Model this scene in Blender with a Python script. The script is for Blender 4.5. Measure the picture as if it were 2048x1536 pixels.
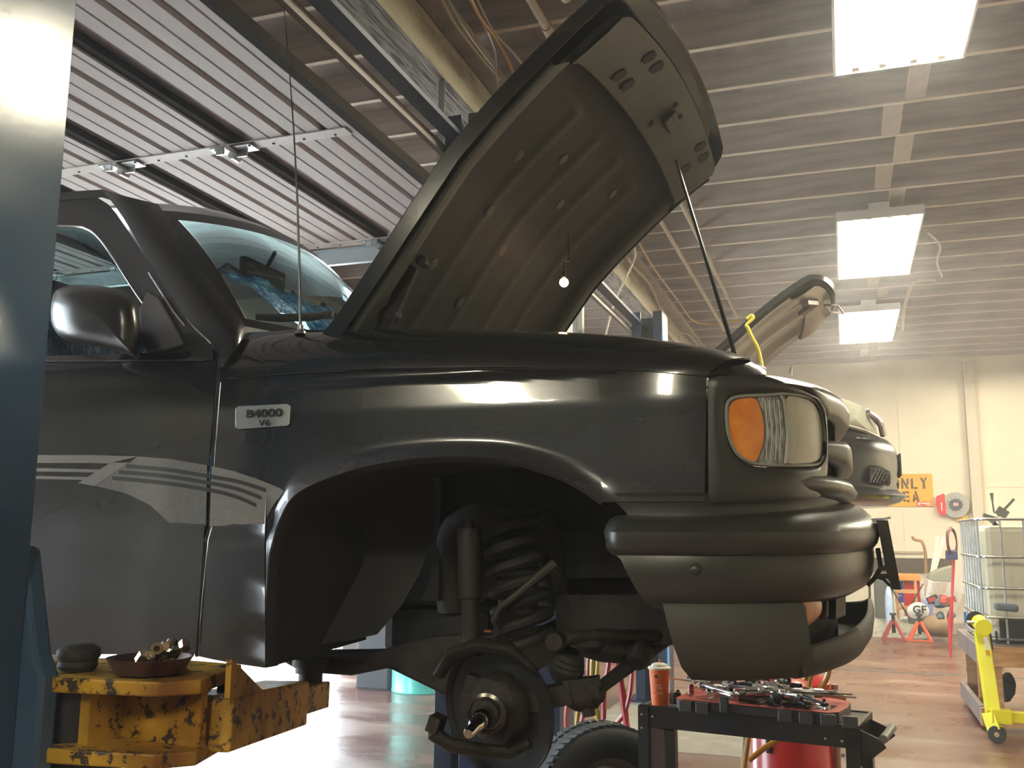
import bpy, math, random
from mathutils import Vector, Matrix
random.seed(7)
for o in list(bpy.data.objects): bpy.data.objects.remove(o)
SC = bpy.context.scene
COL = SC.collection
PI = math.pi
# ---------------------------------------------------------------- camera
F = 1900.0
CAM = Vector((0, 0, 1.5))
_dY = Vector((1690-1024, -(1072-768), -F)).normalized()
_U = Vector((89, 12068, -F)); _U = (_U - _dY*_U.dot(_dY)).normalized()
_X = _dY.cross(_U)
cam_d = bpy.data.cameras.new('camera'); cam_o = bpy.data.objects.new('camera', cam_d); COL.objects.link(cam_o)
R3 = Matrix((_X, _dY, _U))            # world = R3 @ camera vector
M4 = R3.to_4x4(); M4.translation = CAM
cam_o.matrix_world = M4
cam_d.sensor_fit = 'HORIZONTAL'; cam_d.sensor_width = 36; cam_d.lens = 36*F/2048
cam_d.clip_start = 0.05; cam_d.clip_end = 300
SC.camera = cam_o
# ---------------------------------------------------------------- world, sun, exposure
W = bpy.data.worlds.new('world'); SC.world = W; W.use_nodes = True
bg = W.node_tree.nodes['Background']
bg.inputs[0].default_value = (0.80, 0.92, 1.0, 1); bg.inputs[1].default_value = 15.0
sun = bpy.data.lights.new('sun', 'SUN'); sun.energy = 20; sun.angle = math.radians(2); sun.color = (1, .95, .88)
sun_o = bpy.data.objects.new('sun', sun); COL.objects.link(sun_o)
sun_o.rotation_euler = (math.radians(22), math.radians(14), 0)
for (yc, wd) in ((2.75, 4.3), (8.65, 4.5)):   # guide rays of the sky through the two bay openings
    a = bpy.data.lights.new('daylight_portal', 'AREA'); a.shape = 'RECTANGLE'; a.size = 3.1; a.size_y = wd
    a.cycles.is_portal = True
    ao = bpy.data.objects.new('daylight_portal', a); COL.objects.link(ao)
    ao.location = (-6.05, yc, 1.55); ao.rotation_euler = (0, -PI/2, 0)
SC.view_settings.view_transform = 'Standard'; SC.view_settings.look = 'None'
SC.view_settings.exposure = 0.0; SC.view_settings.gamma = 1.0
SC.view_settings.use_curve_mapping = False
SC.cycles.max_bounces = 7; SC.cycles.diffuse_bounces = 4; SC.cycles.glossy_bounces = 4
SC.cycles.transmission_bounces = 5; SC.cycles.transparent_max_bounces = 8
SC.cycles.use_denoising = True; SC.cycles.caustics_reflective = False; SC.cycles.caustics_refractive = False
SC.cycles.sample_clamp_indirect = 6
LAMP = 195.0
VEIL = .011
# ---------------------------------------------------------------- helpers
def ray(x, y): return R3 @ Vector((x-1024, -(y-768), -F))
def P(x, y, X=None, Y=None, Z=None):
    r = ray(x, y)
    if Y is not None: return CAM + r*(Y/r[1])
    if X is not None: return CAM + r*(X/r[0])
    return CAM + r*((Z-CAM[2])/r[2])
def lerp(a, b, t): return a + (b-a)*t
def interp(pts, x):
    if x <= pts[0][0]: return pts[0][1]
    for (a, b), (c, d) in zip(pts, pts[1:]):
        if x <= c: return b + (d-b)*(x-a)/(c-a) if c != a else d
    return pts[-1][1]
def catmull(pts, n=6, closed=False):
    out = []; N = len(pts); pts = [Vector(p) for p in pts]
    rng = range(N if closed else N-1)
    for i in rng:
        if closed: p0, p1, p2, p3 = pts[i-1], pts[i], pts[(i+1) % N], pts[(i+2) % N]
        else: p0, p1, p2, p3 = pts[max(i-1, 0)], pts[i], pts[i+1], pts[min(i+2, N-1)]
        for k in range(n):
            t = k/n
            out.append(0.5*((2*p1)+(p2-p0)*t+(2*p0-5*p1+4*p2-p3)*t*t+(3*p1-p0-3*p2+p3)*t**3))
    if not closed: out.append(pts[-1])
    return out
def resample(pts, n, closed=False):
    pts = [Vector(p) for p in pts]
    if closed: pts = pts + [pts[0]]
    L = [0]
    for a, b in zip(pts, pts[1:]): L.append(L[-1]+(b-a).length)
    out = []; m = n if closed else n-1; j = 0
    for i in range(n):
        d = L[-1]*i/m
        while j < len(L)-2 and L[j+1] < d: j += 1
        seg = L[j+1]-L[j]
        out.append(pts[j].lerp(pts[j+1], (d-L[j])/seg if seg else 0))
    return out
class MB:
    def __init__(s): s.v = []; s.f = []
    def add(s, vs, fs):
        o = len(s.v); s.v += [tuple(v) for v in vs]; s.f += [tuple(i+o for i in f) for f in fs]; return s
    def box(s, c, d, rot=None):
        c = Vector(c); h = [x/2 for x in d]
        vs = [Vector((sx*h[0], sy*h[1], sz*h[2])) for sx in (-1, 1) for sy in (-1, 1) for sz in (-1, 1)]
        if rot is not None: vs = [rot @ v for v in vs]
        return s.add([c+v for v in vs], [(0,1,3,2),(4,6,7,5),(0,4,5,1),(2,3,7,6),(0,2,6,4),(1,5,7,3)])
    def box2(s, a, b): return s.box([(a[i]+b[i])/2 for i in range(3)], [abs(a[i]-b[i]) for i in range(3)])
    def bar(s, a, b, w, h, up=(0, 0, 1)):
        a = Vector(a); b = Vector(b); d = (b-a); L = d.length; d.normalize(); up = Vector(up)
        x = d.cross(up)
        if x.length < 1e-4: x = d.cross(Vector((1, 0, 0)))
        x.normalize(); u = x.cross(d)
        rot = Matrix((d, x, u)).transposed()
        return s.box((a+b)/2, (L, w, h), rot)
    def tube(s, pts, r, n=8, caps=True, flat=1.0):
        pts = [Vector(p) for p in pts]; N = len(pts)
        rs = r if isinstance(r, (list, tuple)) else [r]*N
        vs = []; T0 = (pts[1]-pts[0]).normalized()
        up = Vector((0, 0, 1)) if abs(T0.z) < .9 else Vector((1, 0, 0))
        x = T0.cross(up).normalized()
        for i, p in enumerate(pts):
            T = ((pts[min(i+1, N-1)]-pts[max(i-1, 0)])).normalized()
            x = (x - T*x.dot(T)).normalized(); u = T.cross(x)
            for k in range(n):
                a = 2*PI*k/n
                vs.append(p + (x*math.cos(a) + u*math.sin(a)*flat)*rs[i])
        fs = [(i*n+k, i*n+(k+1) % n, (i+1)*n+(k+1) % n, (i+1)*n+k) for i in range(N-1) for k in range(n)]
        if caps: fs += [tuple(range(n))[::-1], tuple((N-1)*n+k for k in range(n))]
        return s.add(vs, fs)
    def lathe(s, prof, c, axis=(0, 0, 1), n=24, a0=0, a1=2*PI):
        ax = Vector(axis).normalized(); c = Vector(c)
        up = Vector((0, 0, 1)) if abs(ax.z) < .9 else Vector((0, 1, 0))
        x = ax.cross(up).normalized(); y = ax.cross(x)
        full = abs(a1-a0-2*PI) < 1e-6; m = n if full else n+1
        vs = []
        for (r, z) in prof:
            for k in range(m):
                a = a0+(a1-a0)*k/n
                vs.append(c + ax*z + (x*math.cos(a)+y*math.sin(a))*r)
        fs = []
        for i in range(len(prof)-1):
            for k in range(n):
                k2 = (k+1) % m
                fs.append((i*m+k, i*m+k2, (i+1)*m+k2, (i+1)*m+k))
        return s.add(vs, fs)
    def cyl(s, a, b, r, n=16, r2=None): return s.tube([a, b], [r, r2 if r2 is not None else r], n)
    def sphere(s, c, r, n=12, sc=(1, 1, 1)):
        c = Vector(c); vs = []; fs = []; m = n//2
        for i in range(m+1):
            t = PI*i/m
            for k in range(n):
                a = 2*PI*k/n
                vs.append(c+Vector((math.sin(t)*math.cos(a)*sc[0], math.sin(t)*math.sin(a)*sc[1], math.cos(t)*sc[2]))*r)
        fs = [(i*n+k, (i+1)*n+k, (i+1)*n+(k+1) % n, i*n+(k+1) % n) for i in range(m) for k in range(n)]
        return s.add(vs, fs)
    def prism(s, poly, vec):
        vec = Vector(vec); n = len(poly); a = [Vector(p) for p in poly]
        return s.add(a+[p+vec for p in a], [tuple(range(n))[::-1], tuple(range(n, 2*n))]+[(i, (i+1) % n, n+(i+1) % n, n+i) for i in range(n)])
    def grid(s, rows, closed=False):
        n = len(rows[0]); vs = [p for r in rows for p in r]; m = n if closed else n-1
        return s.add(vs, [(i*n+k, i*n+(k+1) % n, (i+1)*n+(k+1) % n, (i+1)*n+k) for i in range(len(rows)-1) for k in range(m)])
    def ribbon(s, pts, w, side=(0, 1, 0)):
        sd = Vector(side)*w/2
        return s.grid([[Vector(p)-sd for p in pts], [Vector(p)+sd for p in pts]])
    def _thick(s, me, th):
        # give the sheet a back face and flat rims, on the side away from the viewer
        nv = len(me.vertices); N = [v.normal.copy() for v in me.vertices]; V = [v.co.copy() for v in me.vertices]
        tot = sum(n.dot(v-CAM) for n, v in zip(N, V)); sg = 1 if tot > 0 else -1
        F_ = [tuple(p.vertices) for p in me.polygons]; cnt = {}
        for f in F_:
            for a, b in zip(f, f[1:]+f[:1]): cnt[(min(a, b), max(a, b))] = cnt.get((min(a, b), max(a, b)), 0)+1
        B = [v+n*th*sg for v, n in zip(V, N)]; vs = V+B; fs = F_+[tuple(i+nv for i in f)[::-1] for f in F_]
        for f in F_:
            for a, b in zip(f, f[1:]+f[:1]):
                if cnt[(min(a, b), max(a, b))] == 1:
                    k = len(vs); vs += [V[a], V[b], B[b], B[a]]; fs.append((k+1, k, k+3, k+2))
        me.clear_geometry(); me.from_pydata([tuple(v) for v in vs], [], fs); me.update()
    def build(s, name, m, parent=None, smooth=False, bevel=0, solid=0, sub=0, label=None, kind=None, ang=40, soff=1):
        me = bpy.data.meshes.new(name); me.from_pydata(s.v, [], s.f); me.validate(); me.update()
        o = bpy.data.objects.new(name, me); COL.objects.link(o)
        me.materials.append(m)
        if solid: s._thick(me, solid)
        if smooth:
            me.polygons.foreach_set('use_smooth', [True]*len(me.polygons))
            try: me.set_sharp_from_angle(angle=math.radians(ang))
            except Exception: pass
        if bevel:
            md = o.modifiers.new('bevel', 'BEVEL'); md.width = bevel; md.segments = 2; md.limit_method = 'ANGLE'
        if sub:
            md = o.modifiers.new('sub', 'SUBSURF'); md.levels = sub; md.render_levels = sub
        if parent is not None: setpar(o, parent)
        if label: o['label'] = label
        if kind: o['kind'] = kind
        return o
def wt(o):
    t = o.location.copy()
    if o.parent is not None: t = t + wt(o.parent) + o.matrix_parent_inverse.translation
    return t
def setpar(o, parent):               # parents are only ever translated at build time
    o.parent = parent; o.matrix_parent_inverse = Matrix.Translation(-wt(parent))
def thing(name, label, cat, loc=(0, 0, 0), group=None):
    o = bpy.data.objects.new(name, None); COL.objects.link(o); o.location = loc; o.empty_display_size = .1
    o['label'] = label; o['category'] = cat
    if group: o['group'] = group
    return o
def tag(o, label, cat, group=None):
    o['label'] = label; o['category'] = cat
    if group: o['group'] = group
    return o
def dup(root, delta, label=None, rotz=0):
    r = root.copy(); COL.objects.link(r); r.location = root.location + Vector(delta)
    if rotz: r.rotation_euler.z = rotz
    if label: r['label'] = label
    for ch in list(root.children):
        c = ch.copy(); COL.objects.link(c); c.parent = r; c.matrix_parent_inverse = ch.matrix_parent_inverse
        for g in list(ch.children):
            d = g.copy(); COL.objects.link(d); d.parent = c; d.matrix_parent_inverse = g.matrix_parent_inverse
    return r
def struct(o): o['kind'] = 'structure'; return o
def text(name, s, m, size, loc, rot, parent, ext=.002, align='CENTER', sx=1.0, bold=0):
    cu = bpy.data.curves.new(name, 'FONT'); cu.body = s; cu.size = size; cu.extrude = ext; cu.align_x = align; cu.align_y = 'CENTER'
    cu.offset = bold
    cu.materials.append(m)
    o = bpy.data.objects.new(name, cu); COL.objects.link(o)
    Mx = rot.to_4x4() @ Matrix.Diagonal((sx, 1, 1, 1)); Mx.translation = Vector(loc)
    dg = bpy.context.evaluated_depsgraph_get(); me = bpy.data.meshes.new_from_object(o.evaluated_get(dg)); bpy.data.objects.remove(o)
    me.transform(Mx); o = bpy.data.objects.new(name, me); COL.objects.link(o)
    if parent is not None: setpar(o, parent)
    return o
FACE_CAM = Matrix(((1, 0, 0), (0, 0, -1), (0, 1, 0)))   # text lying in XZ, readable from -Y
# ---------------------------------------------------------------- materials
def mat(name, c, rough=.5, metal=0, c2=None, sc=6, fac=(.35, .65), bump=0, bsc=40, coat=0, stretch=(1, 1, 1), emit=0, r2=None, detail=4, spec=.5, alpha=1, trans=0, dist=0):
    m = bpy.data.materials.new(name); m.use_nodes = True; nt = m.node_tree; N = nt.nodes; L = nt.links
    b = N['Principled BSDF']
    b.inputs['Base Color'].default_value = (*c, 1); b.inputs['Roughness'].default_value = rough; b.inputs['Metallic'].default_value = metal
    b.inputs['Coat Weight'].default_value = coat; b.inputs['Coat Roughness'].default_value = .04
    b.inputs['Specular IOR Level'].default_value = spec; b.inputs['Alpha'].default_value = alpha
    b.inputs['Transmission Weight'].default_value = trans
    if emit:
        b.inputs['Emission Color'].default_value = (*c, 1); b.inputs['Emission Strength'].default_value = emit
    if c2 is not None or bump:
        tc = N.new('ShaderNodeTexCoord'); mp = N.new('ShaderNodeMapping'); mp.inputs['Scale'].default_value = stretch
        L.new(tc.outputs['Object'], mp.inputs['Vector'])
    if c2 is not None:
        no = N.new('ShaderNodeTexNoise'); no.inputs['Scale'].default_value = sc; no.inputs['Detail'].default_value = detail
        no.inputs['Distortion'].default_value = dist
        cr = N.new('ShaderNodeValToRGB'); cr.color_ramp.elements[0].position = fac[0]; cr.color_ramp.elements[1].position = fac[1]
        cr.color_ramp.elements[0].color = (*c, 1); cr.color_ramp.elements[1].color = (*c2, 1)
        L.new(mp.outputs[0], no.inputs['Vector']); L.new(no.outputs['Fac'], cr.inputs[0]); L.new(cr.outputs[0], b.inputs['Base Color'])
        if r2 is not None:
            mr = N.new('ShaderNodeMapRange'); mr.inputs['From Min'].default_value = fac[0]; mr.inputs['From Max'].default_value = fac[1]
            mr.inputs['To Min'].default_value = rough; mr.inputs['To Max'].default_value = r2
            L.new(no.outputs['Fac'], mr.inputs[0]); L.new(mr.outputs[0], b.inputs['Roughness'])
    if bump:
        n2 = N.new('ShaderNodeTexNoise'); n2.inputs['Scale'].default_value = bsc; n2.inputs['Detail'].default_value = 3
        bu = N.new('ShaderNodeBump'); bu.inputs['Strength'].default_value = bump; bu.inputs['Distance'].default_value = .01
        L.new(mp.outputs[0], n2.inputs['Vector']); L.new(n2.outputs['Fac'], bu.inputs['Height']); L.new(bu.outputs[0], b.inputs['Normal'])
    return m
def emitter(name, c, s):
    m = bpy.data.materials.new(name); m.use_nodes = True; nt = m.node_tree; nt.nodes.clear()
    e = nt.nodes.new('ShaderNodeEmission'); e.inputs[0].default_value = (*c, 1); e.inputs[1].default_value = s
    o = nt.nodes.new('ShaderNodeOutputMaterial'); nt.links.new(e.outputs[0], o.inputs[0]); return m
def glass(name, tint, refl=.12, rough=.02):
    m = bpy.data.materials.new(name); m.use_nodes = True; nt = m.node_tree; nt.nodes.clear(); N = nt.nodes; L = nt.links
    t = N.new('ShaderNodeBsdfTransparent'); t.inputs[0].default_value = (*tint, 1)
    g = N.new('ShaderNodeBsdfGlossy'); g.inputs['Roughness'].default_value = rough
    lw = N.new('ShaderNodeLayerWeight'); fr = N.new('ShaderNodeMath'); fr.operation = 'POWER'; fr.inputs[1].default_value = 4.5
    L.new(lw.outputs['Facing'], fr.inputs[0])
    ad = N.new('ShaderNodeMath'); ad.operation = 'ADD'; ad.inputs[1].default_value = .06+refl; ad.use_clamp = True
    mx = N.new('ShaderNodeMixShader'); o = N.new('ShaderNodeOutputMaterial')
    L.new(fr.outputs[0], ad.inputs[0]); L.new(ad.outputs[0], mx.inputs[0]); L.new(t.outputs[0], mx.inputs[1]); L.new(g.outputs[0], mx.inputs[2]); L.new(mx.outputs[0], o.inputs[0])
    return m
M = {}
M['joist'] = mat('joist_wood', (.34, .285, .25), .8, c2=(.46, .39, .345), sc=3, stretch=(.6, 6, 6), bump=.2, bsc=20)
M['joist_edge'] = mat('joist_painted_edge', (.66, .58, .48), .75, c2=(.5, .42, .34), sc=5, fac=(.5, .8), stretch=(.5, 6, 6))
M['deck'] = mat('roof_deck_boards', (.38, .32, .29), .85, c2=(.26, .22, .20), sc=2, stretch=(4, .4, 1))
M['nailer'] = mat('pale_nailer_board', (.46, .41, .34), .8, c2=(.38, .33, .27), sc=6)
M['beam'] = mat('beam_painted_wood', (.42, .39, .29), .75, c2=(.20, .16, .11), sc=2.4, fac=(.46, .70), stretch=(3, .8, 3), bump=.5, bsc=9)
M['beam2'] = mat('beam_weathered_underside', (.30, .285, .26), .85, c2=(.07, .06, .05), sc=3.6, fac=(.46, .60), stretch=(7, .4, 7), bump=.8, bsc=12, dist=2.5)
M['wall'] = mat('cream_wall_paint', (.88, .81, .64), .8, c2=(.81, .73, .57), sc=1.3, bump=.05)
M['wallgrey'] = mat('grey_block_wall', (.22, .22, .21), .85, c2=(.16, .16, .155), sc=2, bump=.2)
M['dark'] = mat('dark_rubber', (.012, .012, .013), .7)
M['blackpl'] = mat('black_textured_plastic', (.028, .029, .028), .34, c2=(.04, .041, .038), sc=4, bump=.05, bsc=300)
M['valance'] = mat('grey_black_matte_plastic', (.062, .064, .056), .6, c2=(.05, .051, .046), sc=5, bump=.06, bsc=300)
M['steel'] = mat('galvanised_steel', (.55, .56, .57), .35, 1, c2=(.42, .43, .44), sc=12)
M['chrome'] = mat('chrome', (.8, .8, .8), .12, 1)
M['rust'] = mat('rusty_greasy_steel', (.012, .0105, .009), .65, .1, c2=(.024, .018, .014), sc=18, bump=.4, bsc=60)
M['grease'] = mat('dusty_dark_metal', (.016, .0155, .0135), .7, .1, c2=(.028, .026, .022), sc=14, bump=.3, bsc=60)
M['undercoat'] = mat('dusty_black_liner', (.011, .011, .012), .75, c2=(.017, .0165, .017), sc=5, bump=.2, bsc=30)
M['blue'] = mat('navy_blue_lift_paint', (.008, .022, .075), .4, c2=(.006, .014, .04), sc=6)
M['bluelt'] = mat('light_blue_paint', (.16, .50, .85), .35)
M['lamp'] = emitter('fluorescent_tube', (1.0, .92, .70), LAMP)
M['white'] = mat('white_enamel', (.85, .84, .80), .4)
M['doorwhite'] = mat('door_steel_white', (.56, .505, .49), .5, 0, spec=.3, c2=(.46, .40, .38), sc=1.4, fac=(.35, .8), stretch=(1, .35, 1))
M['doordark'] = mat('door_joint_dark', (.012, .009, .007), .85, c2=(.022, .016, .011), sc=10, spec=.1)
M['stile'] = mat('door_stile_steel', (.62, .56, .53), .45, c2=(.5, .44, .41), sc=9)
M['bigyellow'] = mat('engine_stand_yellow', (.95, .88, .01), .35, coat=.3)
M['wood'] = mat('pine_lumber', (.62, .37, .17), .65, c2=(.45, .23, .09), sc=5, stretch=(1, 1, 6))
M['woodside'] = mat('grey_side_lumber', (.25, .20, .19), .7, c2=(.18, .14, .13), sc=5)  # greyer, darker lumber for the bench top and left-hand boards
M['red'] = mat('red_enamel', (.62, .02, .02), .3, coat=.4, c2=(.5, .015, .015), sc=5)
M['rubber'] = mat('tyre_rubber', (.022, .024, .026), .65, c2=(.035, .035, .034), sc=8, bump=.1)
M['rope'] = mat('cream_cable', (.50, .45, .35), .6)
M['yellowhose'] = mat('yellow_air_hose', (.62, .48, .05), .35, coat=.3)
M['redhose'] = mat('red_air_hose', (.50, .03, .04), .3, coat=.4)
M['orangehose'] = mat('amber_hose', (.60, .30, .03), .3, coat=.4)
def yellow_worn():
    m = mat('worn_yellow_lift_paint', (.62, .36, .03), .5); nt = m.node_tree; N = nt.nodes; L = nt.links; b = N['Principled BSDF']
    tc = N.new('ShaderNodeTexCoord'); n1 = N.new('ShaderNodeTexNoise'); n1.inputs['Scale'].default_value = 26; n1.inputs['Detail'].default_value = 8; n1.inputs['Roughness'].default_value = .7
    cr = N.new('ShaderNodeValToRGB'); e = cr.color_ramp.elements
    e[0].position = .54; e[0].color = (.70, .42, .04, 1); e[1].position = .58; e[1].color = (.05, .035, .025, 1)
    n2 = N.new('ShaderNodeTexNoise'); n2.inputs['Scale'].default_value = 5; cr2 = N.new('ShaderNodeValToRGB')
    cr2.color_ramp.elements[0].position = .42; cr2.color_ramp.elements[0].color = (1, 1, 1, 1); cr2.color_ramp.elements[1].position = .72; cr2.color_ramp.elements[1].color = (.30, .20, .16, 1)
    mx = N.new('ShaderNodeMix'); mx.data_type = 'RGBA'; mx.blend_type = 'MULTIPLY'; mx.inputs[0].default_value = 1
    L.new(tc.outputs['Object'], n1.inputs[0]); L.new(n1.outputs['Fac'], cr.inputs[0]); L.new(tc.outputs['Object'], n2.inputs[0]); L.new(n2.outputs['Fac'], cr2.inputs[0])
    L.new(cr.outputs[0], mx.inputs[6]); L.new(cr2.outputs[0], mx.inputs[7]); L.new(mx.outputs[2], b.inputs['Base Color'])
    return m
M['yel'] = yellow_worn()
def floor_mat():
    m = mat('red_painted_concrete', (.3, .1, .07), .3); nt = m.node_tree; N = nt.nodes; L = nt.links; b = N['Principled BSDF']
    tc = N.new('ShaderNodeTexCoord'); mp = N.new('ShaderNodeMapping'); mp.inputs['Scale'].default_value = (.5, 1.15, 1); L.new(tc.outputs['Object'], mp.inputs[0])
    n = N.new('ShaderNodeTexNoise'); n.inputs['Scale'].default_value = 1.7; n.inputs['Detail'].default_value = 6; n.inputs['Roughness'].default_value = .55; L.new(mp.outputs[0], n.inputs[0])
    cr = N.new('ShaderNodeValToRGB'); E = cr.color_ramp.elements
    E[0].position = .30; E[0].color = (.11, .036, .026, 1); E[1].position = .80; E[1].color = (.30, .23, .165, 1)
    k = E.new(.48); k.color = (.145, .064, .045, 1); k = E.new(.62); k.color = (.19, .112, .080, 1)
    L.new(n.outputs['Fac'], cr.inputs[0]); L.new(cr.outputs[0], b.inputs['Base Color'])
    mr = N.new('ShaderNodeMapRange'); mr.inputs[1].default_value = .35; mr.inputs[2].default_value = .7; mr.inputs[3].default_value = .16; mr.inputs[4].default_value = .5
    L.new(n.outputs['Fac'], mr.inputs[0]); L.new(mr.outputs[0], b.inputs['Roughness'])
    n3 = N.new('ShaderNodeTexNoise'); n3.inputs['Scale'].default_value = 30; bu = N.new('ShaderNodeBump'); bu.inputs['Strength'].default_value = .12; bu.inputs['Distance'].default_value = .01
    L.new(mp.outputs[0], n3.inputs[0]); L.new(n3.outputs['Fac'], bu.inputs['Height']); L.new(bu.outputs[0], b.inputs['Normal'])
    return m
M['floor'] = floor_mat()
M['concrete'] = mat('bare_concrete', (.36, .32, .24), .6, c2=(.27, .235, .18), sc=7, bump=.15)
M['pavement'] = mat('outdoor_concrete', (.62, .62, .60), .7, c2=(.55, .55, .52), sc=3)
def paint(name, base, low_grey, high_grey, zlo, zhi, rough=.16):  # blends to a paler, rougher colour towards the bottom
    m = mat(name, base, rough, coat=.8); nt = m.node_tree; N = nt.nodes; L = nt.links; b = N['Principled BSDF']
    b.inputs['Specular IOR Level'].default_value = .5
    tc = N.new('ShaderNodeTexCoord'); n = N.new('ShaderNodeTexNoise'); n.inputs['Scale'].default_value = 220; n.inputs['Detail'].default_value = 1
    n2 = N.new('ShaderNodeTexNoise'); n2.inputs['Scale'].default_value = 3; n2.inputs['Detail'].default_value = 4
    L.new(tc.outputs['Object'], n.inputs[0]); L.new(tc.outputs['Object'], n2.inputs[0])
    sx = N.new('ShaderNodeSeparateXYZ'); L.new(tc.outputs['Object'], sx.inputs[0])
    mr = N.new('ShaderNodeMapRange'); mr.inputs[1].default_value = zlo; mr.inputs[2].default_value = zhi; mr.inputs[3].default_value = 1; mr.inputs[4].default_value = 0; mr.interpolation_type = 'SMOOTHSTEP'
    L.new(sx.outputs[2], mr.inputs[0])
    a = N.new('ShaderNodeMath'); a.operation = 'MULTIPLY'; L.new(mr.outputs[0], a.inputs[0])
    c = N.new('ShaderNodeMath'); c.operation = 'ADD'; ns = N.new('ShaderNodeMapRange'); ns.inputs[3].default_value = .35; ns.inputs[4].default_value = .65; L.new(n.outputs['Fac'], ns.inputs[0]); L.new(ns.outputs[0], c.inputs[0]); L.new(n2.outputs['Fac'], c.inputs[1]); L.new(c.outputs[0], a.inputs[1])
    a.use_clamp = True
    mx = N.new('ShaderNodeMix'); mx.data_type = 'RGBA'; mx.inputs[6].default_value = (*base, 1); mx.inputs[7].default_value = (*low_grey, 1)
    L.new(a.outputs[0], mx.inputs[0]); L.new(mx.outputs[2], b.inputs['Base Color'])
    r = N.new('ShaderNodeMapRange'); r.inputs[3].default_value = rough; r.inputs[4].default_value = .6; a2 = N.new('ShaderNodeMath'); a2.operation = 'MULTIPLY'; a2.use_clamp = True; L.new(mr.outputs[0], a2.inputs[0]); L.new(n2.outputs['Fac'], a2.inputs[1]); L.new(a2.outputs[0], r.inputs[0]); L.new(r.outputs[0], b.inputs['Roughness'])
    cw = N.new('ShaderNodeMapRange'); cw.inputs[3].default_value = .8; cw.inputs[4].default_value = .08; L.new(a2.outputs[0], cw.inputs[0]); L.new(cw.outputs[0], b.inputs['Coat Weight'])
    return m
M['paint'] = paint('black_truck_paint_greyer_below', (.010, .012, .013), (.055, .060, .068), None, 1.25, 2.0)
M['paintclean'] = mat('black_truck_paint', (.010, .012, .013), .14, coat=.9)
M['paintcab'] = mat('black_cab_paint', (.013, .014, .015), .34, coat=.35)
M['ccar'] = mat('black_car_paint', (.012, .012, .012), .3, coat=.8)
M['colblue'] = mat('teal_blue_post_enamel', (.060, .115, .20), .17, c2=(.07, .125, .205), sc=2.5, bump=.02, bsc=55, spec=.35)
# ================================================================ the room
XL, XR, YF, YB, ZC = -6.0, 7.0, -6.0, 18.55, 4.6
PITCH = 0.6105; Y0 = 5.805
fl = struct(MB().box2((XL-.1, YF, -.12), (XR, YB, 0)).build('floor', M['floor']))
struct(MB().box2((XL-30, -20, -.16), (XL-.1, 34, -.02)).build('ground', M['pavement']))
MB().box2((-2.0, 6.95, .0), (-.62, 8.9, .003)).build('concrete_patch', M['concrete'], fl)
crk = MB(); yy = 11.78
pts = [(-6+i*.35, yy+random.uniform(-.02, .02)) for i in range(38)]
for (a, b) in zip(pts, pts[1:]):
    w = random.uniform(.045, .075)
    crk.add([(a[0], a[1]-w, .001), (b[0], b[1]-w, .001), (b[0], b[1]+w, .001), (a[0], a[1]+w, .001)], [(0, 1, 2, 3)])
crk.build('expansion_joint', mat('gritty_joint', (.05, .045, .04), .9, c2=(.13, .11, .09), sc=25), fl)
# back wall with plywood sheets, posts and ledges
wb = struct(MB().box2((XL, YB, 0), (XR, YB+.12, 5.0)).build('wall_back', M['wall']))
xs = [-6, -4.78, -3.56, -2.34, -1.12, .1, 1.0, 2.12]
for i in range(len(xs)-1):
    MB().box2((xs[i]+.004, YB-.012, 2.36), (xs[i+1]-.004, YB, 4.58)).build('panel', M['wall'], wb)
    MB().box2((xs[i]+.004, YB-.012, .02), (xs[i+1]-.004, YB, 2.345)).build('panel', M['wall'], wb)
for i in range(4):
    MB().box2((2.3+i*1.22, YB-.012, 2.36), (3.5+i*1.22, YB, 4.58)).build('panel', M['wall'], wb)
    MB().box2((2.3+i*1.22, YB-.012, .02), (3.5+i*1.22, YB, 2.345)).build('panel', M['wall'], wb)
M['post'] = mat('cream_post', (.66, .60, .48), .7, c2=(.5, .36, .2), sc=3, fac=(.6, .8))
for x in (2.12, 3.16, 4.6):
    MB().box2((x, YB-.16, 0), (x+.17, YB-.012, 4.6)).build('post', M['post'], wb)
MB().box2((XL, YB-.06, .86), (1.75, YB-.012, 1.12)).build('baseboard_band', mat('dark_brown_band', (.09, .065, .05), .7), wb)
MB().box2((XL, YB-.05, 1.2), (1.3, YB-.012, 1.24)).build('ledge', mat('tan_ledge', (.45, .36, .24), .7), wb)
struct(MB().box2((XR, YF, 0), (XR+.1, YB, 5.0)).build('wall_right', M['wall']))
struct(MB().box2((XL, YF-.1, 0), (XR, YF, 5.0)).build('wall_front', mat('dark_blue_grey_wall', (.07, .08, .09), .85, c2=(.05, .055, .065), sc=2)))
# left wall with two bay openings
wl = MB()
for a, b in (((XL-.12, YF, 0), (XL, .6, 5.0)), ((XL-.12, 4.9, 0), (XL, 6.4, 5.0)), ((XL-.12, 10.9, 0), (XL, YB, 5.0)),
             ((XL-.12, .6, 3.1), (XL, 4.9, 5.0)), ((XL-.12, 6.4, 3.1), (XL, 10.9, 5.0))): wl.box2(a, b)
struct(wl.build('wall_left', M['wallgrey']))
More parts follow.
